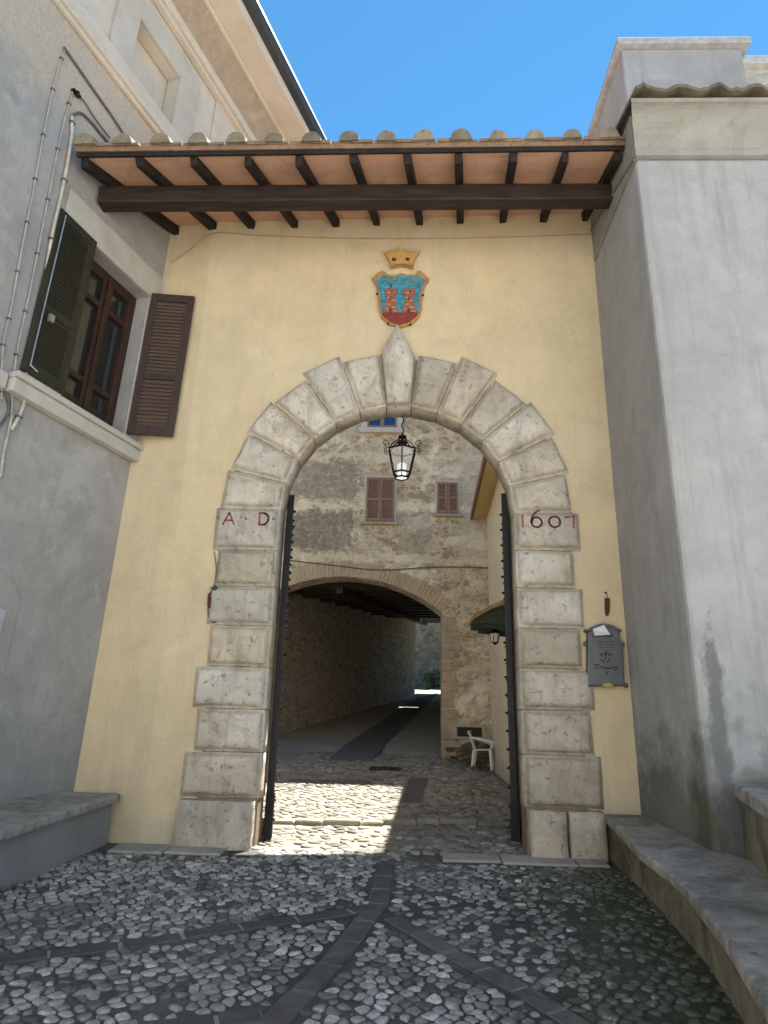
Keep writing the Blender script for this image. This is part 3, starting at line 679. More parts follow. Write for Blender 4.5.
m = M(); m.lbox(-7, 2.4, 8.64, 8.70, .003, .09); m.lbox(-7, 2.4, 8.703, 8.82, .003, .13); m.build('moulding', CREAM, lh, bevel=.012)
m = M(); m.loft([[LW(q, t, o) for t, o in ((8.823, .0), (8.823, .12), (9.12, .34), (9.12, .0))] for q in (-7, 2.4)]); m.build('frieze', ROUGHC, lh)
m = M(); m.lbox(-7, 2.3, 9.123, 9.17, .003, .38); m.lbox(-7, 2.3, 9.173, 9.30, .003, .72); m.build('cornice', CREAM, lh, bevel=.015)
m = M(); P = [(.70, 9.303), (.80, 9.32), (.84, 9.42), (.82, 9.50), (.70, 9.50)]
m.loft([[LW(-7, t, o) for o, t in P], [LW(2.3, t, o) for o, t in P]]); m.build('gutter', plain('gutter', (.05, .05, .05), .5, .3), lh)
m = M(); m.loft([[LW(-7, 9.31, 0), LW(-7, 9.44, .66), LW(-7, 10.4, -3), LW(-7, 9.3, -3)], [LW(2.3, 9.31, 0), LW(2.3, 9.44, .66), LW(2.3, 10.4, -3), LW(2.3, 9.3, -3)]]); m.build('roof', TILE, lh)
m = M(); m.lbox(-7, WS0-.33, 5.62, 7.08, .002, .012); 
# window
m = M()
for a, b, c, d in ((WS0-.40, WS0, WT0-.02, 5.46), (WS1, .16, WT0-.02, 5.46), (WS0, WS1, WT1, 5.46)): m.lbox(a, b, c, d, .003, .035)
win = m.build('window', TRIM, lh, bevel=.004)
m = M(); m.lbox(-1.62, .17, 3.345, 3.40, .003, .13); m.lbox(-1.62, .17, 3.215, 3.342, .003, .10); m.build('sill', TRIM, win, bevel=.012)
m = M(); m.lbox(-7, -1.64, 3.22, 3.36, .003, .05); m.build('sill_band', TRIM, lh, bevel=.006)
mid = (WS0+WS1)/2
fr = M(); gl = M()
def fbox(a, b, c, d, o0=-.22, o1=-.15): fr.lbox(a, b, c, d, o0, o1)
fbox(WS0, WS0+.05, WT0, WT1); fbox(WS1-.05, WS1, WT0, WT1); fbox(WS0+.05, WS1-.05, WT1-.05, WT1); fbox(WS0+.05, WS1-.05, WT0, WT0+.05)
for a, b in ((WS0+.052, mid-.003), (mid+.003, WS1-.052)):
    fbox(a, a+.07, WT0+.052, WT1-.052, -.21, -.13); fbox(b-.07, b, WT0+.052, WT1-.052, -.21, -.13)
    for c, d in ((WT0+.052, WT0+.15), (WT0+.34, WT0+.40), (WT1-.45, WT1-.39), (WT1-.13, WT1-.052)): fbox(a+.07, b-.07, c, d, -.21, -.135)
    gl.lbox(a+.06, b-.06, WT0+.1, WT1-.08, -.19, -.18)
fbox(mid-.022, mid+.022, WT0+.053, WT1-.053, -.128, -.11)
fr.build('frame', WFRAME, win, bevel=.006); gl.build('pane', GLASS, win)
# shutters: two leaves, hinged at the jambs
def shutter(hs, ho, wd, t0, t1, ang, flip, matF, matS, label):
    """leaf hinged at (hs, ho); ang = turned out of the wall from the +s direction"""
    e = LU*math.cos(ang) + LN*math.sin(ang); nn = -LU*math.sin(ang) + LN*math.cos(ang)
    o = LW(hs, 0, ho); q = lambda a, t, k: o + e*a + LV*t + nn*k
    th = .04
    def pbox(m, a0, a1, c0, c1, k0, k1): m.hexa(q(a0, c0, k0), e*(a1-a0), LV*(c1-c0), nn*(k1-k0))
    m = M(); fw = .075; tm = t0+(t1-t0)*.40
    pbox(m, 0, fw, t0, t1, 0, th); pbox(m, wd-fw, wd, t0, t1, 0, th)
    for c, d in ((t0, t0+.11), (tm-.035, tm+.035), (t1-.09, t1)): pbox(m, fw, wd-fw, c, d, .001, th-.001)
    r = m.build('shutter', matF, lh, bevel=.004); r['label'] = label
    m = M()
    for c, d in ((t0+.11, tm-.035), (tm+.035, t1-.09)):
        n = int((d-c)/.042)
        for i in range(n):
            z = c+(d-c)*(i+.5)/n
            P = [q(fw-.004, z-.020, .004), q(fw-.004, z-.013, .004), q(fw-.004, z+.020, th-.006), q(fw-.004, z+.013, th-.006)]
            k0, k1 = (th-.004, .006) if flip > 0 else (.006, th-.004); P = [q(fw-.004, z-.030, k0), q(fw-.004, z-.022, k0), q(fw-.004, z+.030, k1), q(fw-.004, z+.022, k1)]
            m.prism(P, e*(wd-2*fw+.008))
    if flip < 0: pbox(m, fw-.005, wd-fw+.005, t0+.1, t1-.08, th*.42, th*.58)
    m.build('slats', matS, r)
    return r, q
def solve(hs, ho, wd, t, pxx, lo, hi):              # opening angle whose free edge stands where the photo shows it
    best = None
    for i in range(361):
        a = lo+(hi-lo)*i/360; p = LW(hs, t, ho) + (LU*math.cos(a)+LN*math.sin(a))*wd; v = p-CAM; x = 384+FPX*(v@_r)/(v@_f)
        if best is None or abs(x-pxx) < best[0]: best = (abs(x-pxx), a)
    return best[1]
aR = R_(68)
shR, qR = shutter(-.14, .045, .47, 3.46, 5.17, aR, 1, SHUT, SLAT, 'open brown louvred shutter on the right, seen from inside')
aL = solve(-1.04, .05, .49, 4.4, 45.5, math.pi/2, math.pi*1.02)
shL, qL = shutter(-1.04, .05, .49, 3.46, 5.17, aL, -1, SHUTG, SHUTG, 'open dark louvred shutter on the left with a steel bolt rod')
m = M(); m.tube([qL(.44, 3.52, -.012), qL(.44, 5.12, -.012)], .007); m.hexa(qL(.40, 4.0, -.035), LU*.05, LV*.07, LN*.03); m.tube([qL(.44, 3.53, -.012), qL(.37, 3.50, -.03)], .007)
m.build('bolt_rod', STEEL, shL)
m = M(); m.hexa(qR(.44, 3.72, -.02), LU*.02, LV*.09, LN*.03); m.build('latch', STEEL, shR)
print('shutter angles', math.degrees(aR), math.degrees(aL))
# niche panel low on the wall
m = M(); P = [(-1.6, .95), (-1.0, .95), (-1.0, 1.5), (-1.06, 1.66), (-1.2, 1.75), (-1.42, 1.75), (-1.6, 1.7)]
m.prism([LW(s, t, .002) for s, t in P], LN*.012); m.build('plaster_patch', plaster('old_patch', (.33, .31, .29), (.40, .375, .35), stain=(.25, .24, .22)), lh, bevel=.004)
m = M(); m.lbox(-1.55, -1.13, .95, 1.45, .016, .03); m.build('meter_door', plain('meter_grey', (.40, .41, .42), .5), lh, bevel=.005)

# conduits and cables climbing the left house
def lpath(pix, o=.02): return [LW(*(LPX(x+random.uniform(-.8, .8), y, o)[:2]), o) for x, y in pix]
def smooth_path(P, k=5):
    out = []; P = [P[0]]+list(P)+[P[-1]]
    for i in range(1, len(P)-2):
        for q in range(k):
            t = q/k; a, b, c, d = P[i-1], P[i], P[i+1], P[i+2]
            out.append(.5*((2*b)+(c-a)*t+(2*a-5*b+4*c-d)*t*t+(3*b-a-3*c+d)*t**3))
    out.append(P[-2]); return out
def cable(label, mat, pix, r, o=.02, clips=0, name='cable'):
    t = thing(name, label, 'cable', lpath(pix[:1])[0], 'cables on the left house'); P = smooth_path(lpath(pix, o))
    m = M(); m.tube(P, r, 6); m.build('run', mat, t, smooth=True)
    if clips:
        for i in range(2, len(P)-1, clips):
            m = M(); m.hexa(P[i]-LU*(r+.008)-LV*.006-LN*.02, LU*(2*r+.016), LV*.012, LN*(.024+r)); m.build('clip', CABLED, t)
cable('outermost grey cable clipped to the left house, from the wall hook to the sill', CABLE, [(64, 50), (56, 80), (44, 135), (33, 190), (22, 245), (11, 310), (4, 345), (2, 400)], .009, clips=4)
cable('dark cable sloping down from the wall hook to the gate roof', CABLED, [(64, 47), (75, 62), (92, 88), (113, 118), (133, 150)], .013)
cable('second grey cable running beside the window, left of the beige pipe', CABLE, [(72, 92), (62, 130), (52, 180), (42, 230), (30, 290), (20, 340), (14, 375), (12, 415)], .009, clips=5)
cable('thick beige pipe running down the wall just left of the dark shutter', CABLEP, [(72, 116), (71, 140), (62, 190), (54, 230), (45, 280), (34, 330), (26, 370), (23, 405), (12, 430)], .017, o=.03, clips=7, name='conduit')
cable('bundled dark cable arching from the beige pipe to the roof edge', CABLED, [(72, 116), (80, 113), (90, 120), (103, 136), (114, 149)], .014)
cable('thin twisted cable curling from the wall anchor towards the roof', CABLED, [(77, 95), (84, 102), (92, 115), (101, 126), (110, 138)], .008)
cable('dark cable loop hanging below the left end of the sill', CABLED, [(6, 392), (9, 408), (4, 420), (-2, 428)], .012)
cable('grey cable bend dropping below the sill at the photo edge', CABLE, [(12, 415), (8, 435), (4, 455), (0, 478)], .014)
m = M(); p = LW(*LPX(77, 93, .03)[:2], .04); m.lathe(p-(0, 0, .05), [(.012, 0), (.02, .015), (.022, .04), (.018, .06), (.008, .07)], 8); m.hexa(p-LU*.05-LV*.01-LN*.05, LU*.1, LV*.02, LN*.05); tag(m.build('wall_anchor', IRON), 'iron cable anchor on the left house above the window', 'anchor')

# ================================================================== THE RIGHT HOUSE
rh = thing('house', 'pale grey plastered house on the right with coved eaves and mossy tiles', 'house', (2.6, -1.45, 0))
RX = 2.17; RY = -1.45
m = M(); m.box(RX, 7.5, RY, 3.5, -.6, 6.08)
m.build('wall', GREYR, rh, bevel=.035)
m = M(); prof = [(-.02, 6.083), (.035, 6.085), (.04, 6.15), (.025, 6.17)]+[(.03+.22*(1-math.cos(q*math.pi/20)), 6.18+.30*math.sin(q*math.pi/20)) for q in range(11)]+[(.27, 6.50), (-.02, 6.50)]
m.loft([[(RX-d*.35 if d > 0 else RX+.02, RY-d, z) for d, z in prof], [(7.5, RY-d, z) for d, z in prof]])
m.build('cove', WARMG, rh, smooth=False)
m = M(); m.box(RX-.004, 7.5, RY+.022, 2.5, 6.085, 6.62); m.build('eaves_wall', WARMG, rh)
m = M(); m.bar((RX-.008, -.02, 6.50), (RX-.008, RY+.02, 6.10), .022, .022); m.build('flashing', plain('old_mortar', (.17, .16, .14), .9), rh)
zt = lambda y: 6.56+(y+1.78)*.27
rr = M(); lo = []; n_ = 150
wav = lambda x: .035*(1-2*abs(math.sin(math.pi*(x-RX)/.33)))
for i in range(n_+1):
    x = RX-.07+(7.5-RX)*i/n_; e = random.uniform(-.012, .012)
    lo.append([(x, -1.79+e, zt(-1.79)+wav(x)-.028), (x, -.5, zt(-.5)+wav(x)-.028), (x, -.5, zt(-.5)+wav(x)+.01), (x, -1.79+e, zt(-1.79)+wav(x)+.01)])
rr.loft(lo); rf2 = rr.build('roof', MOSSTILE, rh)
# taller block above
ub = thing('roof_block', 'tall pale block with flat coping rising above the right house roof', 'building', (3, -1.0, 6.5))
m = M(); m.prism([(2.33, -1.0, 6.3), (3.60, -1.0, 6.3), (3.60, -1.0, 8.02), (2.33, -1.0, 8.02)], (.0, 3.0, 0)); m.build('wall', GREYR, ub, bevel=.02)
m = M(); m.box(2.27, 3.68, -1.07, 2.1, 8.023, 8.11); m.build('coping', plain('coping_stone', (.40, .40, .41), .8), ub, bevel=.012)
fb = thing('building', 'pale stone wall with coping at the far right above the roofs', 'building', (5.2, .6, 6.5))
m = M(); p = W(742, 62, .6); m.box(p[0]-.25, p[0]+3.5, .6, 4, 6.2, p[2]-.14); m.build('wall', rubble('pale_rubble', (.45, .40, .33), (.55, .50, .42), (.5, .46, .4), sc=4), fb)
m = M(); m.box(p[0]-.3, p[0]+3.6, .5, 4.1, p[2]-.137, p[2]); m.build('coping', plain('coping_pale', (.5, .48, .45), .8), fb, bevel=.01)

# ================================================================== BENCHES
def bench(label, top, foot, back, mat_base, mat_slab, th=.07, name='stone_bench'):
    t = thing(name, label, 'bench', (top[0][0], top[0][1], 0))
    m = M(); n = len(top)
    for i in range(n-1):
        a, b = np.array(top[i]), np.array(top[i+1]); c, d = np.array(back[i+1]), np.array(back[i])
        m.loft([[p-(0, 0, th) for p in (a, b, c, d)], [a, b, c, d]])
    m.build('slab', mat_slab, t, bevel=.018)
    m = M()
    for i in range(n-1):
        a, b, c, d = (np.array(q) for q in (foot[i], foot[i+1], back[i+1], back[i]))
        m.loft([[(a[0], a[1], zg(a[0], a[1])-.2), (b[0], b[1], zg(b[0], b[1])-.2), (c[0], c[1], -.5), (d[0], d[1], -.5)],
                [(a[0], a[1], top[i][2]-th-.002), (b[0], b[1], top[i+1][2]-th-.002), (c[0], c[1], back[i+1][2]-th-.002), (d[0], d[1], back[i][2]-th-.002)]])
    m.build('base', mat_base, t)
    return t
bench('low plastered bench with stone slab against the left house', [(-2.40, -.015, .412), (-2.47, -.85, .355), (-2.54, -1.67, .295), (-2.9, -4.5, .08)], [(-2.47, -.02), (-2.54, -.85), (-2.61, -1.67), (-2.97, -4.5)],
      [(-2.95, -.015, .418), (-3.22, -.85, .36), (-3.48, -1.67, .30), (-4.3, -4.5, .09)], BENCHP, SLAB)
bench('long mossy stone bench along the foot of the right house', [(1.84, -.012, .36), (1.79, -.5, .335), (1.68, -1.4, .28), (1.66, -2.2, .225), (1.50, -3.1, .165), (1.34, -3.75, .125), (.85, -5.6, .02)],
      [(1.862, -.006), (1.87, -.5), (1.82, -1.4), (1.76, -2.2), (1.60, -3.1), (1.44, -3.75), (.95, -5.6)],
      [(RX+.04, -.012, .36), (RX+.04, -.5, .335), (RX+.06, -1.4, .28), (2.6, -2.2, .225), (2.6, -3.1, .165), (2.6, -3.75, .125), (2.6, -5.6, .02)], BENCHR, SLAB)
t = thing('step_block', 'higher mossy wall ledge right of the grey corner above the bench', 'ledge', (2.5, -1.6, .3))
m = M(); P = [(2.36, -1.47), (2.11, -2.4), (1.72, -3.9), (5, -3.9), (5, -1.47)]
m.loft([[(x, y, -.3) for x, y in P], [(x, y, .62-.055*(-1.47-y)) for x, y in P]]); m.build('base', BENCHR, t, bevel=.01)
P = [(2.33, -1.465), (2.08, -2.4), (1.69, -3.9), (5, -3.9), (5, -1.465)]
m = M(); m.loft([[(x, y, .623-.055*(-1.47-y)) for x, y in P], [(x, y, .715-.055*(-1.47-y)) for x, y in P]]); m.build('slab', SLAB, t, bevel=.015)

# ================================================================== THINGS ON THE GATE WALL
def px_poly(P, Y, ox=0, oy=0, k=1.0): return [W(ox+x/k, oy+y/k, Y) for x, y in P]
Z8 = lambda P, Y: px_poly(P, Y, 350, 240, 7.68)
crest = thing('coat_of_arms', 'painted shield with two red towers on blue above the keystone', 'coat of arms', (-.1, 0, 5.26))
outl = [(165, 290), (240, 232), (268, 240), (285, 262), (345, 268), (392, 250), (440, 266), (500, 262), (520, 232), (548, 238), (610, 300), (575, 350), (556, 420), (552, 520), (530, 590), (470, 645), (385, 668), (300, 645), (240, 590), (218, 520), (214, 420), (200, 350)]
m = M(); m.prism(Z8(outl, -.04), (0, .038, 0)); m.build('frame', OCHRE, crest, bevel=.008)
fld = [(195, 310), (250, 268), (345, 285), (392, 266), (440, 284), (515, 268), (578, 310), (552, 360), (536, 425), (528, 520), (510, 575), (385, 640), (262, 575), (240, 520), (232, 425), (218, 360)]
m = M(); m.prism(Z8(fld, -.052), (0, .014, 0)); m.build('field', BLUEC, crest)
m = M(); m.prism(Z8([(240, 556), (528, 556), (505, 585), (455, 625), (385, 645), (312, 625), (262, 585)], -.060), (0, .010, 0)); m.build('red_base', BRICKR, crest, bevel=.003)
for cx, extra in ((314, 1), (455, 0)):
    tw = M(); T = [(-56, 556), (-44, 520), (-34, 480), (-32, 425), (-44, 408), (-44, 370), (-26, 370), (-26, 382), (-10, 382), (-10, 370), (10, 370), (10, 382), (26, 382), (26, 370), (44, 370), (44, 408), (32, 425), (34, 480), (44, 520), (56, 556)]
    tw.prism(Z8([(cx+x, y) for x, y in T], -.066), (0, .016, 0)); tower = tw.build('tower', CRESTBR, crest)
    for x, y, ww, hh in ((-2, 445, 5, 14), (-5, 540, 9, 16), (8, 400, 6, 8)):
        m = M(); m.prism(Z8([(cx+x-ww, y-hh), (cx+x+ww, y-hh), (cx+x+ww, y+hh), (cx+x-ww, y+hh)], -.069), (0, .006, 0)); m.build('opening', CRESTDK, tower)
    m = M()
    for x0, x1, y in ((-30, -8, 440), (6, 30, 462), (-32, 0, 492), (6, 36, 515), (-42, -16, 530), (16, 46, 545), (-28, 28, 404)): m.prism(Z8([(cx+x0, y-4), (cx+x1, y-4), (cx+x1, y+4), (cx+x0, y+4)], -.068), (0, .005, 0))
    m.build('masonry', GOLD, tower)
    if extra:
        m = M(); m.prism(Z8([(cx-4, 372), (cx-4, 332), (cx+4, 332), (cx+4, 372)], -.060), (0, .008, 0)); m.prism(Z8([(cx-10, 352), (cx+10, 352), (cx+10, 345), (cx-10, 345)], -.061), (0, .006, 0)); m.build('mast', plain('mast_dark', (.05, .04, .04), .6), tower)
m = M()
for cx, cy in ((300, 305), (340, 300), (470, 312), (505, 318)): m.prism(Z8([(cx-22, cy+6), (cx-8, cy-8), (cx+12, cy-6), (cx+20, cy+6), (cx, cy+12)], -.057), (0, .008, 0))
m.build('motif', plain('crest_olive', (.22, .20, .12), .6, var=.5, sc=60), crest)
m = M()
for x, y in ((208, 414), (560, 424), (292, 642), (463, 650)): p = Z8([(x, y)], -.04)[0]; m.lathe(p-(0, .0, .012), [(.002, 0), (.012, .004), (.012, .02), (.002, .024)], 8)
m.build('fixing_pins', IRON, crest)
crown = thing('crown_ornament', 'gilded relief crown fixed above the painted shield', 'ornament', (-.1, 0, 6.08))
c1 = [(312, 205), (304, 160), (282, 118), (262, 88), (275, 78), (300, 102), (318, 70), (345, 88), (365, 66), (392, 58), (420, 66), (445, 88), (470, 68), (492, 102), (522, 72), (532, 84), (508, 120), (490, 160), (484, 205), (440, 190), (398, 185), (352, 190)]
m = M(); m.prism(Z8(c1, -.07), (0, .068, 0)); m.build('body', GOLD, crown, bevel=.01)
m = M(); m.prism(Z8([(308, 172), (352, 184), (398, 180), (444, 184), (488, 172), (486, 200), (440, 186), (398, 181), (352, 186), (311, 200)], -.09), (0, .03, 0)); m.build('band', OCHRE, crown)
for x, y in ((338, 150), (443, 148)):
    m = M(); p = Z8([(x, y)], -.075)[0]; m.loft([[p+(.024*f*math.cos(q*math.pi/4), -d, .02*f*math.sin(q*math.pi/4)) for q in range(8)] for d, f in ((-.01, 1), (.006, 1), (.012, .5))]); m.build('gem', plain('gem_dark', (.05, .012, .01), .3), crown)
m = M()
for x, y in ((392, 66), (270, 84), (526, 78), (318, 78), (470, 76)): p = Z8([(x, y)], -.06)[0]; m.lathe(p-(0, 0, .014), [(.003, 0), (.016, .006), (.018, .016), (.012, .026), (.003, .03)], 8)
m.build('pearls', plain('pearl', (.6, .5, .35), .4), crown)

# letter box
lb = thing('letter_box', 'grey cast metal letter box with arched top on yellow wall', 'letter box', (1.9, 0, 1.4))
Z9 = lambda P, Y: px_poly(P, Y, 575, 580, 8.54)
B9 = [(108, 905), (112, 500), (112, 440), (150, 408), (200, 388), (250, 380), (310, 392), (355, 412), (385, 440), (385, 490), (412, 540), (430, 905)]
m = M(); m.prism(Z9(B9, -.085), (0, .083, 0)); m.build('body', LETBOX, lb, bevel=.012)
m = M(); m.prism(Z9([(88, 430), (95, 412), (110, 420), (150, 396), (200, 376), (250, 368), (312, 380), (358, 400), (385, 420), (400, 412), (403, 436), (385, 444), (355, 424), (310, 404), (250, 394), (200, 400), (150, 420), (112, 442)], -.105), (0, .10, 0)); m.build('cornice', LETBOX, lb, bevel=.008)
m = M()
for sx_, yy in ((100, 540), (412, 548), (120, 895), (440, 897)): 
    p = Z9([(sx_, yy)], -.09)[0]; m.lathe(p-(0, -.03, .022), [(.008, 0), (.022, .008), (.024, .02), (.022, .034), (.008, .044)], 10)
m.build('scrolls', LETBOX, lb, smooth=True)
m = M(); m.prism(Z9([(150, 470), (325, 466), (328, 486), (150, 488)], -.088), (0, .006, 0)); m.build('slot', LETDARK, lb)
m = M(); m.prism(Z9([(128, 505), (392, 500), (402, 880), (130, 885)], -.088), (0, .006, 0)); m.build('door', LETBOX, lb, bevel=.003)
RL = [[(262, 600), (248, 630), (262, 655), (276, 630)], [(240, 625), (215, 632), (212, 648), (238, 645)], [(284, 622), (312, 632), (314, 648), (288, 645)], [(258, 655), (266, 655), (266, 690), (258, 690)], [(225, 672), (255, 700), (250, 708), (218, 680)], [(300, 668), (272, 700), (276, 708), (308, 676)],
      [(160, 722), (200, 715), (232, 738), (275, 750), (325, 742), (372, 735), (372, 747), (325, 755), (275, 762), (232, 751), (200, 728), (160, 734)], [(175, 745), (205, 748), (205, 758), (175, 756)], [(330, 765), (370, 760), (370, 770), (330, 776)], [(266, 785), (280, 785), (280, 806), (266, 806)]]
RL += [[(195, yy), (335, yy-3), (335, yy+3), (195, yy+5)] for yy in (525, 548, 572)]
for P in RL: m = M(); m.prism(Z9(P, -.094), (0, .008, 0)); m.build('relief', LETDARK, lb)
m = M(); m.prism(Z9([(232, 905), (250, 885), (285, 878), (315, 888), (330, 905), (300, 914), (262, 914)], -.096), (0, .012, 0)); m.build('brass_plate', BRASS, lb)
m = M(); P = Z9([(143, 425), (240, 388), (302, 468), (168, 476)], -.10); m.prism([P[0]+(0, -.045, 0), P[1]+(0, -.03, 0), P[2], P[3]], (0, .004, 0)); tag(m.build('letter', PAPER), 'white folded letter sticking out of the letter box slot', 'letter')
# rusty bracket above
m = M(); m.prism(Z9([(258, 152), (298, 152), (298, 240), (288, 302), (268, 302), (258, 240)], -.03), (0, .028, 0)); m.prism(Z9([(248, 100), (275, 100), (275, 118), (256, 118)], -.008), (0, .007, 0)); m.prism(Z9([(274, 118), (280, 118), (280, 152), (274, 152)], -.012), (0, .01, 0))
tag(m.build('wall_bracket', RUST, bevel=.004), 'short rusty iron bracket on yellow wall above the letter box', 'bracket')
# dark fitting at the left pier
t = thing('junction_box', 'small dark electric fitting with loose wire beside left pier', 'fitting', W(211, 600))
m = M(); m.prism(px_poly([(207.5, 594), (212, 590), (214, 592), (211, 609), (207, 607)], -.06), (0, .055, 0)); m.build('body', RUST, t, bevel=.006)
m = M(); m.prism(px_poly([(211, 587), (216, 585), (217, 589), (213, 593)], -.075), (0, .06, 0)); m.build('cap', plain('blue_black', (.015, .02, .03), .4), t, bevel=.005)
m = M(); m.tube(smooth_path([W(208, 608, -.015), W(208.5, 616, -.015), W(212, 622, -.05), W(216, 622, -.07)]), .007, 6); m.tube(smooth_path([W(214, 551, -.012), W(216, 565, -.012), W(215.5, 578, -.012), W(213, 588, -.02)]), .004, 5); m.build('wire', CABLED, t)
# wire along the top of the yellow wall
m = M(); m.tube(smooth_path([W(171, 262, .06), W(190, 249, .015), W(214, 233, -.012), W(260, 235.5, -.012), (W(340, 238, -.012)), W(430, 238.5, -.012), W(520, 236.5, -.012), W(591, 234, -.012)]), .006, 6)
tag(m.build('wall_line', plain('painted_wire', (.42, .33, .20), .7), smooth=True), 'thin ochre painted wire strung along the yellow wall under the rafters', 'wire')
m = M(); P = [W(586, 690, -.004), W(590, 720, -.004), W(594, 755, -.004), W(598, 790, -.004)]; m.tube(P, .005, 5)  # thin tube drawn for the mortar edge beside the right pier
tag(m.build('wall_line', plain('old_joint', (.30, .24, .15), .8)), 'thin vertical mortar edge line beside the lower right pier', 'wire')

# hanging lantern
lanY = .22
lc = W(402, 460, lanY); lx, lz = lc[0], 0
lan = thing('lantern', 'black wrought iron six sided lantern hanging in the gate arch', 'lantern', (lx, lanY, 3.5))
ZT, ZB, RT, RBm = 3.845, 3.585, .158, .098
hexp = lambda r, z, k: np.array([lx+r*math.cos(k*math.pi/3+.52), lanY+r*math.sin(k*math.pi/3+.52), z])
m = M()
for r, z in ((RT, ZT), (RBm, ZB), (RBm*.72, ZB-.05)):
    for k in range(6): m.bar(hexp(r, z, k), hexp(r, z, k+1), .012, .016)
for k in range(6): m.bar(hexp(RT, ZT, k), hexp(RBm, ZB, k), .012, .012, (math.cos(k*math.pi/3+.52), math.sin(k*math.pi/3+.52), .01)); m.bar(hexp(RBm, ZB, k), hexp(RBm*.72, ZB-.05, k), .01, .01, (math.cos(k*math.pi/3+2.1), math.sin(k*math.pi/3+2.1), .01))
m.build('frame', IRON, lan)
m = M()
for k in range(6):
    m.tube([hexp(RT, ZT, k), hexp(RT*.8, ZT+.05, k), hexp(.05, ZT+.12, k), hexp(.02, ZT+.17, k)], .006, 5)
m.lathe((lx, lanY, ZT), [(.012, .08), (.055, .085), (.06, .10), (.02, .115), (.016, .14), (.045, .15), (.045, .165), (.012, .18), (.012, .2)], 10)
m.build('canopy', IRON, lan)
for k in range(6):
    a = k*math.pi/3+.52; d = np.array([math.cos(a), math.sin(a), 0]); P = []
    for i in range(22):
        th = i/21*2*math.pi*1.45; r = .042*(1-i/21*.72); P.append(np.array([lx, lanY, ZT+.045])+d*(RT+.02+r*math.sin(th)*1.0+.012)+np.array([0, 0, -r*math.cos(th)]))
    m = M(); m.tube(P, .005, 5); m.build('scroll', IRON, lan)
m = M()
for k in range(6): m.prism([hexp(RT-.012, ZT-.008, k), hexp(RT-.012, ZT-.008, k+1), hexp(RBm-.009, ZB+.008, k+1), hexp(RBm-.009, ZB+.008, k)], (0, 0, .003))
g_ = plain('lantern_glass', (.62, .60, .55), .15, var=.05); g_.node_tree.nodes['Principled BSDF'].inputs['Alpha'].default_value = .22
m.build('glass_panes', g_, lan)
m = M(); m.prism([hexp(RBm*.68, ZB-.048, k) for k in range(6)], (0, 0, .004)); m.build('bottom_pane', LANTGLOW, lan)
m = M(); m.lathe((lx, lanY, ZB-.03), [(.012, 0), (.045, .01), (.05, .05), (.05, .13), (.02, .15)], 10); m.build('lamp', LANTGLOW, lan)  # bulb is unlit; its emission only paints the white look
m = M(); P = [(lx, lanY, ZT+.19)]
for i in range(9): P.append((lx+.012*math.sin(i*1.3), lanY, ZT+.20+i*.026))
P.append((lx, lanY, 4.27)); m.tube(P, .007, 6); m.build('hook', IRON, lan)

# ================================================================== COURTYARD BEHIND
bh = thing('house', 'old stone house behind the courtyard with patched plaster and a carriage arch', 'house', (-1.3, 9, .4))
AX, AH, AZ, ARZ = -1.31, 2.24, 3.62, .80
ARR = (AH**2+ARZ**2)/(2*ARZ)
archz = lambda x: AZ+ARZ-ARR+math.sqrt(max(0, ARR**2-(x-AX)**2))
xsB = [AX-AH*math.cos(math.pi*i/28) for i in range(29)]
m = M(); arch_wall(m, -9, 2.6, -.3, lambda x, y: 9.4, 9.0, 9.6, xsB, archz); m.box(-9, 2.6, 9.62, 13.5, 5.3, 9.38); m.box(.6, 5, 9.004, 13.5, 9.404, 12.5)  # last box: unseen taller block added to cast shade across the courtyard
m.build('wall', FACADE, bh)
m = M(); nb = 54
th0 = math.asin(AH/ARR)
for i in range(nb):
    a0, a1 = -th0+2*th0*i/nb+.002, -th0+2*th0*(i+1)/nb-.002; r1 = ARR+.36+random.uniform(-.03, .03)
    c = lambda r, a: (AX+r*math.sin(a), AZ+ARZ-ARR+r*math.cos(a))
    q = [c(ARR, a0), c(ARR, a1), c(r1, a1), c(r1, a0)]; yy = 8.985+random.uniform(-.006, .006)
    m.prism([(x, yy, z) for x, z in q], (0, .1, 0))
m.build('arch_ring', stone('arch_brick', (.42, .33, .235), (.58, .47, .345), spot=(.2, .16, .12), spot_amt=.5, sc=1.5), bh)
m = M(); z = .35
while z < 3.5:
    h = random.uniform(.12, .26); wq = random.uniform(.25, .45); m.box(.935, .935+wq, 8.985+random.uniform(-.006, .006), 9.3, z, z+h-.012); z += h
m.build('quoins', stone('quoin_stone', (.40, .32, .23), (.60, .50, .38), spot=(.15, .12, .09), spot_amt=.5, sc=1.5), bh, bevel=.008, jit=.008)
m = M(); m.box(.45, 5.1, 8.62, 13.8, 12.53, 12.65); m.box(-9, .595, 8.72, 13.8, 9.41, 9.5); m.build('eaves', TILE, bh)
m = M(); m.prism([(.4, 8.6, 12.655), (5.1, 8.6, 12.655), (5.1, 13.8, 14), (.4, 13.8, 14)], (0, 0, .08)); m.prism([(-9, 8.7, 9.505), (.59, 8.7, 9.505), (.59, 13.8, 10.8), (-9, 13.8, 10.8)], (0, 0, .08)); m.build('roof', TILE, bh)
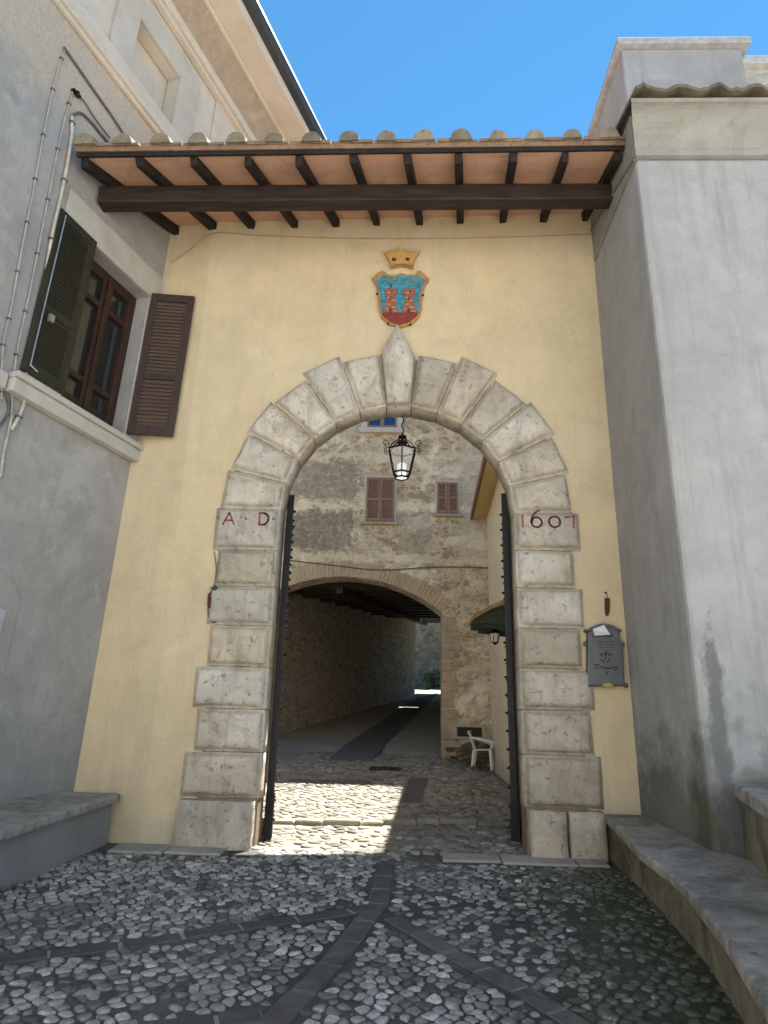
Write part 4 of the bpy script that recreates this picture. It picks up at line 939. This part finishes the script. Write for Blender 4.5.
def shut_window(x0, x1, z0, z1, label):
    m = M()
    for a, b, c, d in ((x0-.05, x0, z0-.02, z1+.06), (x1, x1+.05, z0-.02, z1+.06), (x0, x1, z1, z1+.06)): m.box(a, b, 8.965, 9.02, c, d)
    wn_ = m.build('window', TRIM, bh); wn_['label'] = label
    m = M(); m.box(x0-.1, x1+.1, 8.90, 9.02, z0-.08, z0-.022); m.build('sill', TRAVD, wn_, bevel=.006)
    m = M(); xm = (x0+x1)/2
    for a, b in ((x0, xm-.004), (xm+.004, x1)):
        m.box(a, a+.05, 8.94, 8.99, z0, z1); m.box(b-.05, b, 8.94, 8.99, z0, z1)
        for c, d in ((z0, z0+.07), ((z0+z1)/2-.03, (z0+z1)/2+.03), (z1-.06, z1)): m.box(a+.05, b-.05, 8.943, 8.988, c, d)
        n = int((z1-z0)/.06)
        for i in range(n): zz = z0+(z1-z0)*(i+.5)/n; m.prism([(a+.05, 8.945, zz-.03), (a+.05, 8.953, zz-.03), (a+.05, 8.985, zz+.03), (a+.05, 8.977, zz+.03)], (b-a-.1, 0, 0))
    m.build('shutters', SHUTF, wn_)
a, b = W(367, 478, 9), W(394, 522, 9); shut_window(a[0], b[0], b[2], a[2], 'taller window with closed brown shutters')
a, b = W(437, 483, 9), W(458, 514, 9); shut_window(a[0], b[0], b[2], a[2], 'smaller window with closed brown shutters on the right')
a, b = W(368, 405, 9), W(397, 428, 9); x0, x1, z0, z1 = a[0], b[0], b[2], b[2]+1.25
m = M()
for q in ((x0-.14, x0, z0-.02, z1+.12), (x1, x1+.14, z0-.02, z1+.12), (x0, x1, z1, z1+.12)): m.box(q[0], q[1], 8.965, 9.02, q[2], q[3])
wn_ = m.build('window', CREAM, bh); wn_['label'] = 'top window with blue glass and brown frame'
m = M(); m.box(x0-.2, x1+.14, 8.90, 9.02, z0-.16, z0-.022); m.build('sill', TRIM, wn_, bevel=.01)
m = M(); xm = (x0+x1)/2
for q in ((x0, x0+.05, z0, z1), (x1-.05, x1, z0, z1), (xm-.05, xm+.05, z0+.05, z1-.05), (x0+.05, x1-.05, z0, z0+.05), (x0+.05, x1-.05, z1-.05, z1)): m.box(q[0], q[1], 8.955, 8.995, q[2], q[3])
m.build('frame', SHUTF, wn_)
m = M(); m.box(x0+.03, x1-.03, 8.982, 8.99, z0+.03, z1-.03); m.build('pane', BLUEGL, wn_)
# stone frame by the chair; a flat dark panel paints the recess's shade
a, b = W(457, 727, 9), W(482, 737, 9)
m = M()
for q in ((a[0]-.06, b[0]+.08, a[2], a[2]+.06), (a[0]-.06, b[0]+.08, b[2]-.05, b[2]), (a[0]-.06, a[0], b[2], a[2]), (b[0], b[0]+.08, b[2], a[2])): m.box(q[0], q[1], 8.96, 9.02, q[2], q[3])
wn_ = m.build('vent', TRAVD, bh, bevel=.006)
m = M(); m.box(a[0], b[0], 8.985, 8.996, b[2], a[2]); m.build('opening', plain('recess_shade', (.035, .028, .02), .9), wn_)
m = M(); P = []; rnd = random.Random(3)
base = [(1.0, .55), (1.0, 1.0), (1.1, .85), (1.22, .95), (1.35, .8), (1.6, .88), (1.95, .8), (1.95, .25), (1.5, .3)]
m.prism([(x, 8.985, z) for x, z in base], (0, .02, 0)); m.build('damaged_base', rubble('damaged_base', (.10, .085, .06), (.24, .2, .15), (.06, .05, .04), sc=7), bh)
# cable across the facade
m = M(); m.tube(smooth_path([W(286, 560, 8.97), W(330, 565, 8.97), (W(380, 570, 8.97)), W(440, 567, 8.97), W(488, 568, 8.97)]), .014, 5)
tag(m.build('facade_cable', CABLED), 'dark cable strung across the old facade above its carriage arch', 'cable')
# right hand courtyard house
RWX = lambda y: 1.80+(y-1.4)*.026
ch = thing('house', 'cream plastered courtyard house on the right behind the gate', 'house', (2.0, 5, .2))
m = M(); m.prism([(RWX(1.4)+.0, 1.403, -.3), (RWX(9), 8.995, -.3), (5, 8.995, -.3), (5, 3.52, -.3), (RX+.3, 3.52, -.3), (RX+.3, 1.403, -.3)], (0, 0, 6.25)); m.build('wall', COURT, ch)
m = M(); e = lambda y, o: RWX(y)-o
m.loft([[(e(1.5, .33), 1.45, 5.84), (e(1.5, -.5), 1.45, 6.0), (e(1.5, -.5), 1.45, 6.06), (e(1.5, .33), 1.45, 5.90)], [(e(8.95, .33), 8.95, 5.84), (e(8.95, -.5), 8.95, 6.0), (e(8.95, -.5), 8.95, 6.06), (e(8.95, .33), 8.95, 5.90)]])
m.build('eaves', plaster('ochre_eaves', (.55, .40, .18), (.62, .47, .24), stain=(.35, .25, .12)), ch)
m = M(); m.bar((e(1.5, .36), 1.45, 5.89), (e(8.95, .36), 8.95, 5.89), .05, .12); m.build('gutter', plain('brown_gutter', (.16, .06, .035), .5), ch)
m = M(); m.loft([[(e(1.5, .38), 1.45, 5.96), (4.9, 1.45, 7.4), (4.9, 1.45, 7.48), (e(1.5, .38), 1.45, 6.04)], [(e(8.95, .38), 8.95, 5.96), (4.9, 8.95, 7.4), (4.9, 8.95, 7.48), (e(8.95, .38), 8.95, 6.04)]]); m.build('roof', TILE, ch)
cy0, cy1 = 4.55, 5.45
m = M(); z0, z1 = 2.74, 3.06; xo = 1.24
m.loft([[(xo, y, z0-.02), (1.9, y, z0-.07), (1.9, y, z1+.03), (xo, y, z0+.045)] for y in (cy0, cy1)])
can = m.build('door_canopy', GREENP, ch)
m = M(); y = cy0
while y < cy1+.05:
    for k in range(3):
        a, b = np.array([lerp(xo, 1.9, k/3-.05), y, lerp(z0, z1, k/3-.05)+.05+.01*(k % 2)]), np.array([lerp(xo, 1.9, (k+1)/3), y, lerp(z0, z1, (k+1)/3)+.05])
        sec = lambda c, r: [c+np.array([0, r*math.cos(q*math.pi/6), r*math.sin(q*math.pi/6)]) for q in range(7)]
        m.loft([sec(a, .085), sec(b, .075)])
    y += .19
m.build('tiles', stone('mossy_canopy_tile', (.20, .14, .075), (.33, .24, .13), spot=(.08, .08, .03), spot_amt=.85, sc=2), can, jit=.008)
for y in (cy0+.1, cy1-.1):
    m = M(); m.bar((xo+.12, y, z0-.05), (1.86, y, z0-.11), .05, .06); m.build('bracket', GREENP, can)
m = M()
for i in range(260):
    u_ = random.random(); p = np.array([lerp(xo-.02, 1.8, u_), random.uniform(cy0, cy1), lerp(z0, z1, u_)+.06]); s = random.uniform(.015, .04); d1 = np.array([random.gauss(0, 1), random.gauss(0, 1), abs(random.gauss(0, 1))]); d1 /= np.linalg.norm(d1); d2 = np.cross(d1, (.2, .5, 1)); d2 /= np.linalg.norm(d2)
    m.face([p-d1*s*.4, p+d2*s*.5, p+d1*s*1.4, p-d2*s*.5])
o = m.build('canopy_moss', MOSSG); tag(o, 'moss and small weeds on the tiles of the courtyard door canopy', 'moss', kind='stuff')
# small lantern under the canopy
lp = W(495, 637, 4.9); sl_ = thing('wall_lantern', 'small black lantern hanging below the green tiled door canopy', 'lantern', lp)
m = M(); m.lathe(lp-(0, 0, .10), [(.012, -.03), (.03, -.01), (.055, 0), (.058, .012)], 6); m.lathe(lp+(0, 0, .06), [(.10, 0), (.09, .02), (.04, .06), (.015, .075), (.012, .12)], 6)
for k in range(6): a = k*math.pi/3; m.bar(lp+(.055*math.cos(a), .055*math.sin(a), -.09), lp+(.09*math.cos(a), .09*math.sin(a), .06), .01, .01, (math.sin(a), -math.cos(a), 0))
m.build('frame', IRON, sl_)
m = M(); m.lathe(lp-(0, 0, .088), [(.045, 0), (.078, .14)], 6); m.build('glass', plain('pale_glass', (.6, .58, .52), .3, var=.05), sl_)
m = M(); m.bar(lp+(0, 0, .18), (1.88, lp[1], lp[2]+.22), .018, .018); m.bar(lp+(0, 0, .15), lp+(0, 0, .20), .015, .015, (1, 0, 0)); m.build('bracket', IRON, sl_)

# white plastic garden chair
cx_, cy_ = 1.74, 8.42; cz_ = zg(cx_, cy_)+.012
chair = thing('garden_chair', 'white moulded plastic garden chair beside the stone pillar', 'chair', (cx_, cy_, cz_))
rot = R_(-12)
def cq(x, y, z):
    x, y, z = x*.82, y*.85, z*.92
    return np.array([cx_+x*math.cos(rot)-y*math.sin(rot), cy_+x*math.sin(rot)+y*math.cos(rot), cz_+z])
m = M(); m.loft([[cq(-.22, -.21, .40), cq(.22, -.23, .42), cq(.22, .23, .42), cq(-.22, .21, .40)], [cq(-.22, -.21, .43), cq(.23, -.23, .45), cq(.23, .23, .45), cq(-.22, .21, .43)]]); m.build('seat', WPLAST, chair, bevel=.012)
m = M()
for y in (-.21, -.14, -.05, .05, .14, .21): m.bar(cq(-.20, y, .42), cq(-.34, y*.92, .80), .055 if abs(y) > .2 else .045, .018, (1, 0, .3))
m.bar(cq(-.335, -.22, .79), cq(-.335, .22, .79), .03, .07); m.build('backrest', WPLAST, chair, bevel=.006)
for sy in (-1, 1):
    m = M(); m.tube([cq(-.30, sy*.22, .68), cq(-.12, sy*.25, .655), (cq(.08, sy*.26, .62)), cq(.2, sy*.26, .60), cq(.235, sy*.25, .55), cq(.22, sy*.24, .43)], [.02, .022, .024, .026, .024, .022], 8); m.build('armrest', WPLAST, chair, smooth=True)
    for xx, xt in ((.22, .20), (-.27, -.20)):
        m = M(); m.loft([[cq(xx+a*.022, sy*.25+b*.024, 0) for a, b in ((-1, -1), (1, -1), (1, 1), (-1, 1))], [cq(xt+a*.034, sy*.22+b*.034, .42) for a, b in ((-1, -1), (1, -1), (1, 1), (-1, 1))]]); m.build('leg', WPLAST, chair, bevel=.008)

# ================================================================== THE COVERED PASSAGE
pa = thing('covered_passage', 'dark stone passage with beamed ceiling behind the carriage arch', 'passage', (-1, 12, .5))
LWL = [(-3.72, 9.62), (-1.10, 17.3), (.70, 21.2)]
m = M()
for (a, b), dn in zip(zip(LWL, LWL[1:]), (0, .18)):
    m.prism([(a[0]-dn, a[1]+.002, -.2), (b[0]-dn, b[1], -.2), (b[0]-dn-1.2, b[1]+.3, -.2), (a[0]-1.2-dn, a[1]+.002, -.2)], (0, 0, 5.9))
m.prism([(.95, 9.62, -.2), (3.0, 21, -.2), (4, 21, -.2), (2.3, 9.62, -.2)], (0, 0, 6.2))
m.build('wall', TUNNELW, pa)
CZ = lambda y: 4.52+.085*(y-9.6)
m = M()
for xa, xb, y0, y1 in ((-5, 4.6, 9.62, 19.25), (-5, .62, 19.25, 19.47), (1.5, 4.6, 19.25, 19.47), (-5, 4.6, 19.47, 24.2)): m.loft([[(xa, y0, CZ(y0)), (xb, y0, CZ(y0)), (xb, y0, CZ(y0)+.12), (xa, y0, CZ(y0)+.12)], [(xa, y1, CZ(y1)), (xb, y1, CZ(y1)), (xb, y1, CZ(y1)+.12), (xa, y1, CZ(y1)+.12)]])  # gap cut so a strip of sunlight falls on the road
m.build('ceiling', RAFT, pa)
for i, y in enumerate(np.arange(10.3, 19, 1.05)):
    m = M(); m.bar((-4.5, y, CZ(y)-.11), (3.6, y+.1, CZ(y)-.11), .16, .2); m.build('ceiling_beam', BEAM, pa)
m = M(); m.bar((-1.5, 9.7, CZ(9.7)-.28), (.9, 20.5, CZ(20.5)-.28), .18, .16); m.build('ceiling_beam', BEAM, pa)
# yard beyond the passage
m = M(); m.prism([(-3, 24.5, 0), (.9, 27.4, 0), (6, 25.5, 0), (6, 26.5, 0), (.9, 28.4, 0), (-3, 25.5, 0)], (0, 0, 8)); tag(m.build('garden_wall', rubble('far_wall', (.22, .19, .14), (.40, .34, .26), (.34, .29, .22), sc=3.5, dark=(.05, .05, .03), dlo=.5)), 'pale weathered wall closing the yard beyond the dark passage', 'wall')
def shrub(label, c, rad, n, mat, leaf=.06):
    t = thing('shrub', label, 'shrub', (c[0], c[1], zg(c[0], c[1]))); m = M()
    for i in range(n):
        d = np.array([random.gauss(0, 1), random.gauss(0, 1), random.gauss(0, 1)]); d /= np.linalg.norm(d); rr_ = random.random()**.45
        p = np.asarray(c)+d*rr_*np.array(rad); s = leaf*random.uniform(.6, 1.3); d1 = np.array([random.gauss(0, 1), random.gauss(0, 1), random.gauss(0, .7)]); d1 /= np.linalg.norm(d1); d2 = np.cross(d1, (.3, .5, 1)); d2 /= np.linalg.norm(d2)
        m.face([p-d1*s, p+d2*s*.5, p+d1*s, p-d2*s*.5])
    m.build('foliage', mat, t); m = M()
    for k in range(4): m.tube([(c[0]+.03*k, c[1], zg(c[0], c[1])-.05), (c[0]+random.uniform(-.3, .3)*rad[0], c[1], c[2]), (c[0]+random.uniform(-.5, .5)*rad[0], c[1], c[2]+rad[2]*.6)], .02, 5)
    m.build('stem', RUST, t)
p = GZ(431, 688); shrub('dark bushy shrub at the far end of the passage', (p[0]+.1, 25.6, zg(p[0], 25.6)+.4), (.5, .4, .45), 420, LEAFD)
# courtyard wall on the left, unseen behind the gate leaf, set far out so more sunlight bounces in
m = M(); m.box(-8.4, -8, 2.5, 8.995, -.2, 4.0); tag(m.build('courtyard_wall', COURT), 'unseen cream wall set far left of the courtyard to bounce sunlight', 'wall')
# drain grates
def grate(pa_, pb, label):
    a, b = GZ(*pa_), GZ(*pb); cx, cy = (a[0]+b[0])/2, (a[1]+b[1])/2; hw = abs(b[0]-a[0])/2; z = zg(cx, cy)+.02
    t = thing('drain_grate', label, 'drain grate', (cx, cy, z)); m = M()
    sl2 = (zg(cx, cy+.1)-zg(cx, cy-.1))/.2
    for i in range(9): x = cx-hw+2*hw*i/8; m.bar((x, cy-.16, z-.16*sl2), (x, cy+.16, z+.16*sl2), .03, .02)
    m.build('bars', DRAIN, t); m = M()
    for y in (-.17, .17): m.bar((cx-hw-.02, cy+y, z+y*sl2), (cx+hw+.02, cy+y, z+y*sl2), .03, .026)
    for x in (-hw-.02, hw+.02): m.bar((cx+x, cy-.155, z-.155*sl2), (cx+x, cy+.155, z+.155*sl2), .03, .026)
    m.build('rim', DRAIN, t)
grate((371, 770), (399, 770), 'iron drain grate in the cobbles nearest the passage')
# weeds at the foot of the pillar and along the joints
m = M()
def tuft(x, y, n, h):
    for i in range(n):
        a = random.uniform(0, 6.28); r = random.uniform(0, .06); p = np.array([x+r*math.cos(a), y+r*math.sin(a), zg(x, y)+.005]); tip = p+np.array([math.cos(a)*h*.5, math.sin(a)*h*.5, h*random.uniform(.5, 1)]); sd = np.array([-math.sin(a), math.cos(a), 0])*.006
        m.face([p-sd, p+sd, tip])
for i in range(120): x = random.uniform(1.0, 1.9); tuft(x, random.uniform(7.6, 8.9), 6, random.uniform(.03, .09))
for i in range(40): x = random.uniform(-1.4, 1.6); tuft(x, STEPY(x)-.08, 5, random.uniform(.02, .06))
for i in range(26): tuft(-2.56-random.uniform(0, .25)*.4+random.uniform(-.02, .06), random.uniform(-2.2, -1.1), 6, random.uniform(.02, .06))
tag(m.build('weeds', LEAFG), 'short weeds in the cobble joints and along the wall feet', 'weeds', kind='stuff')
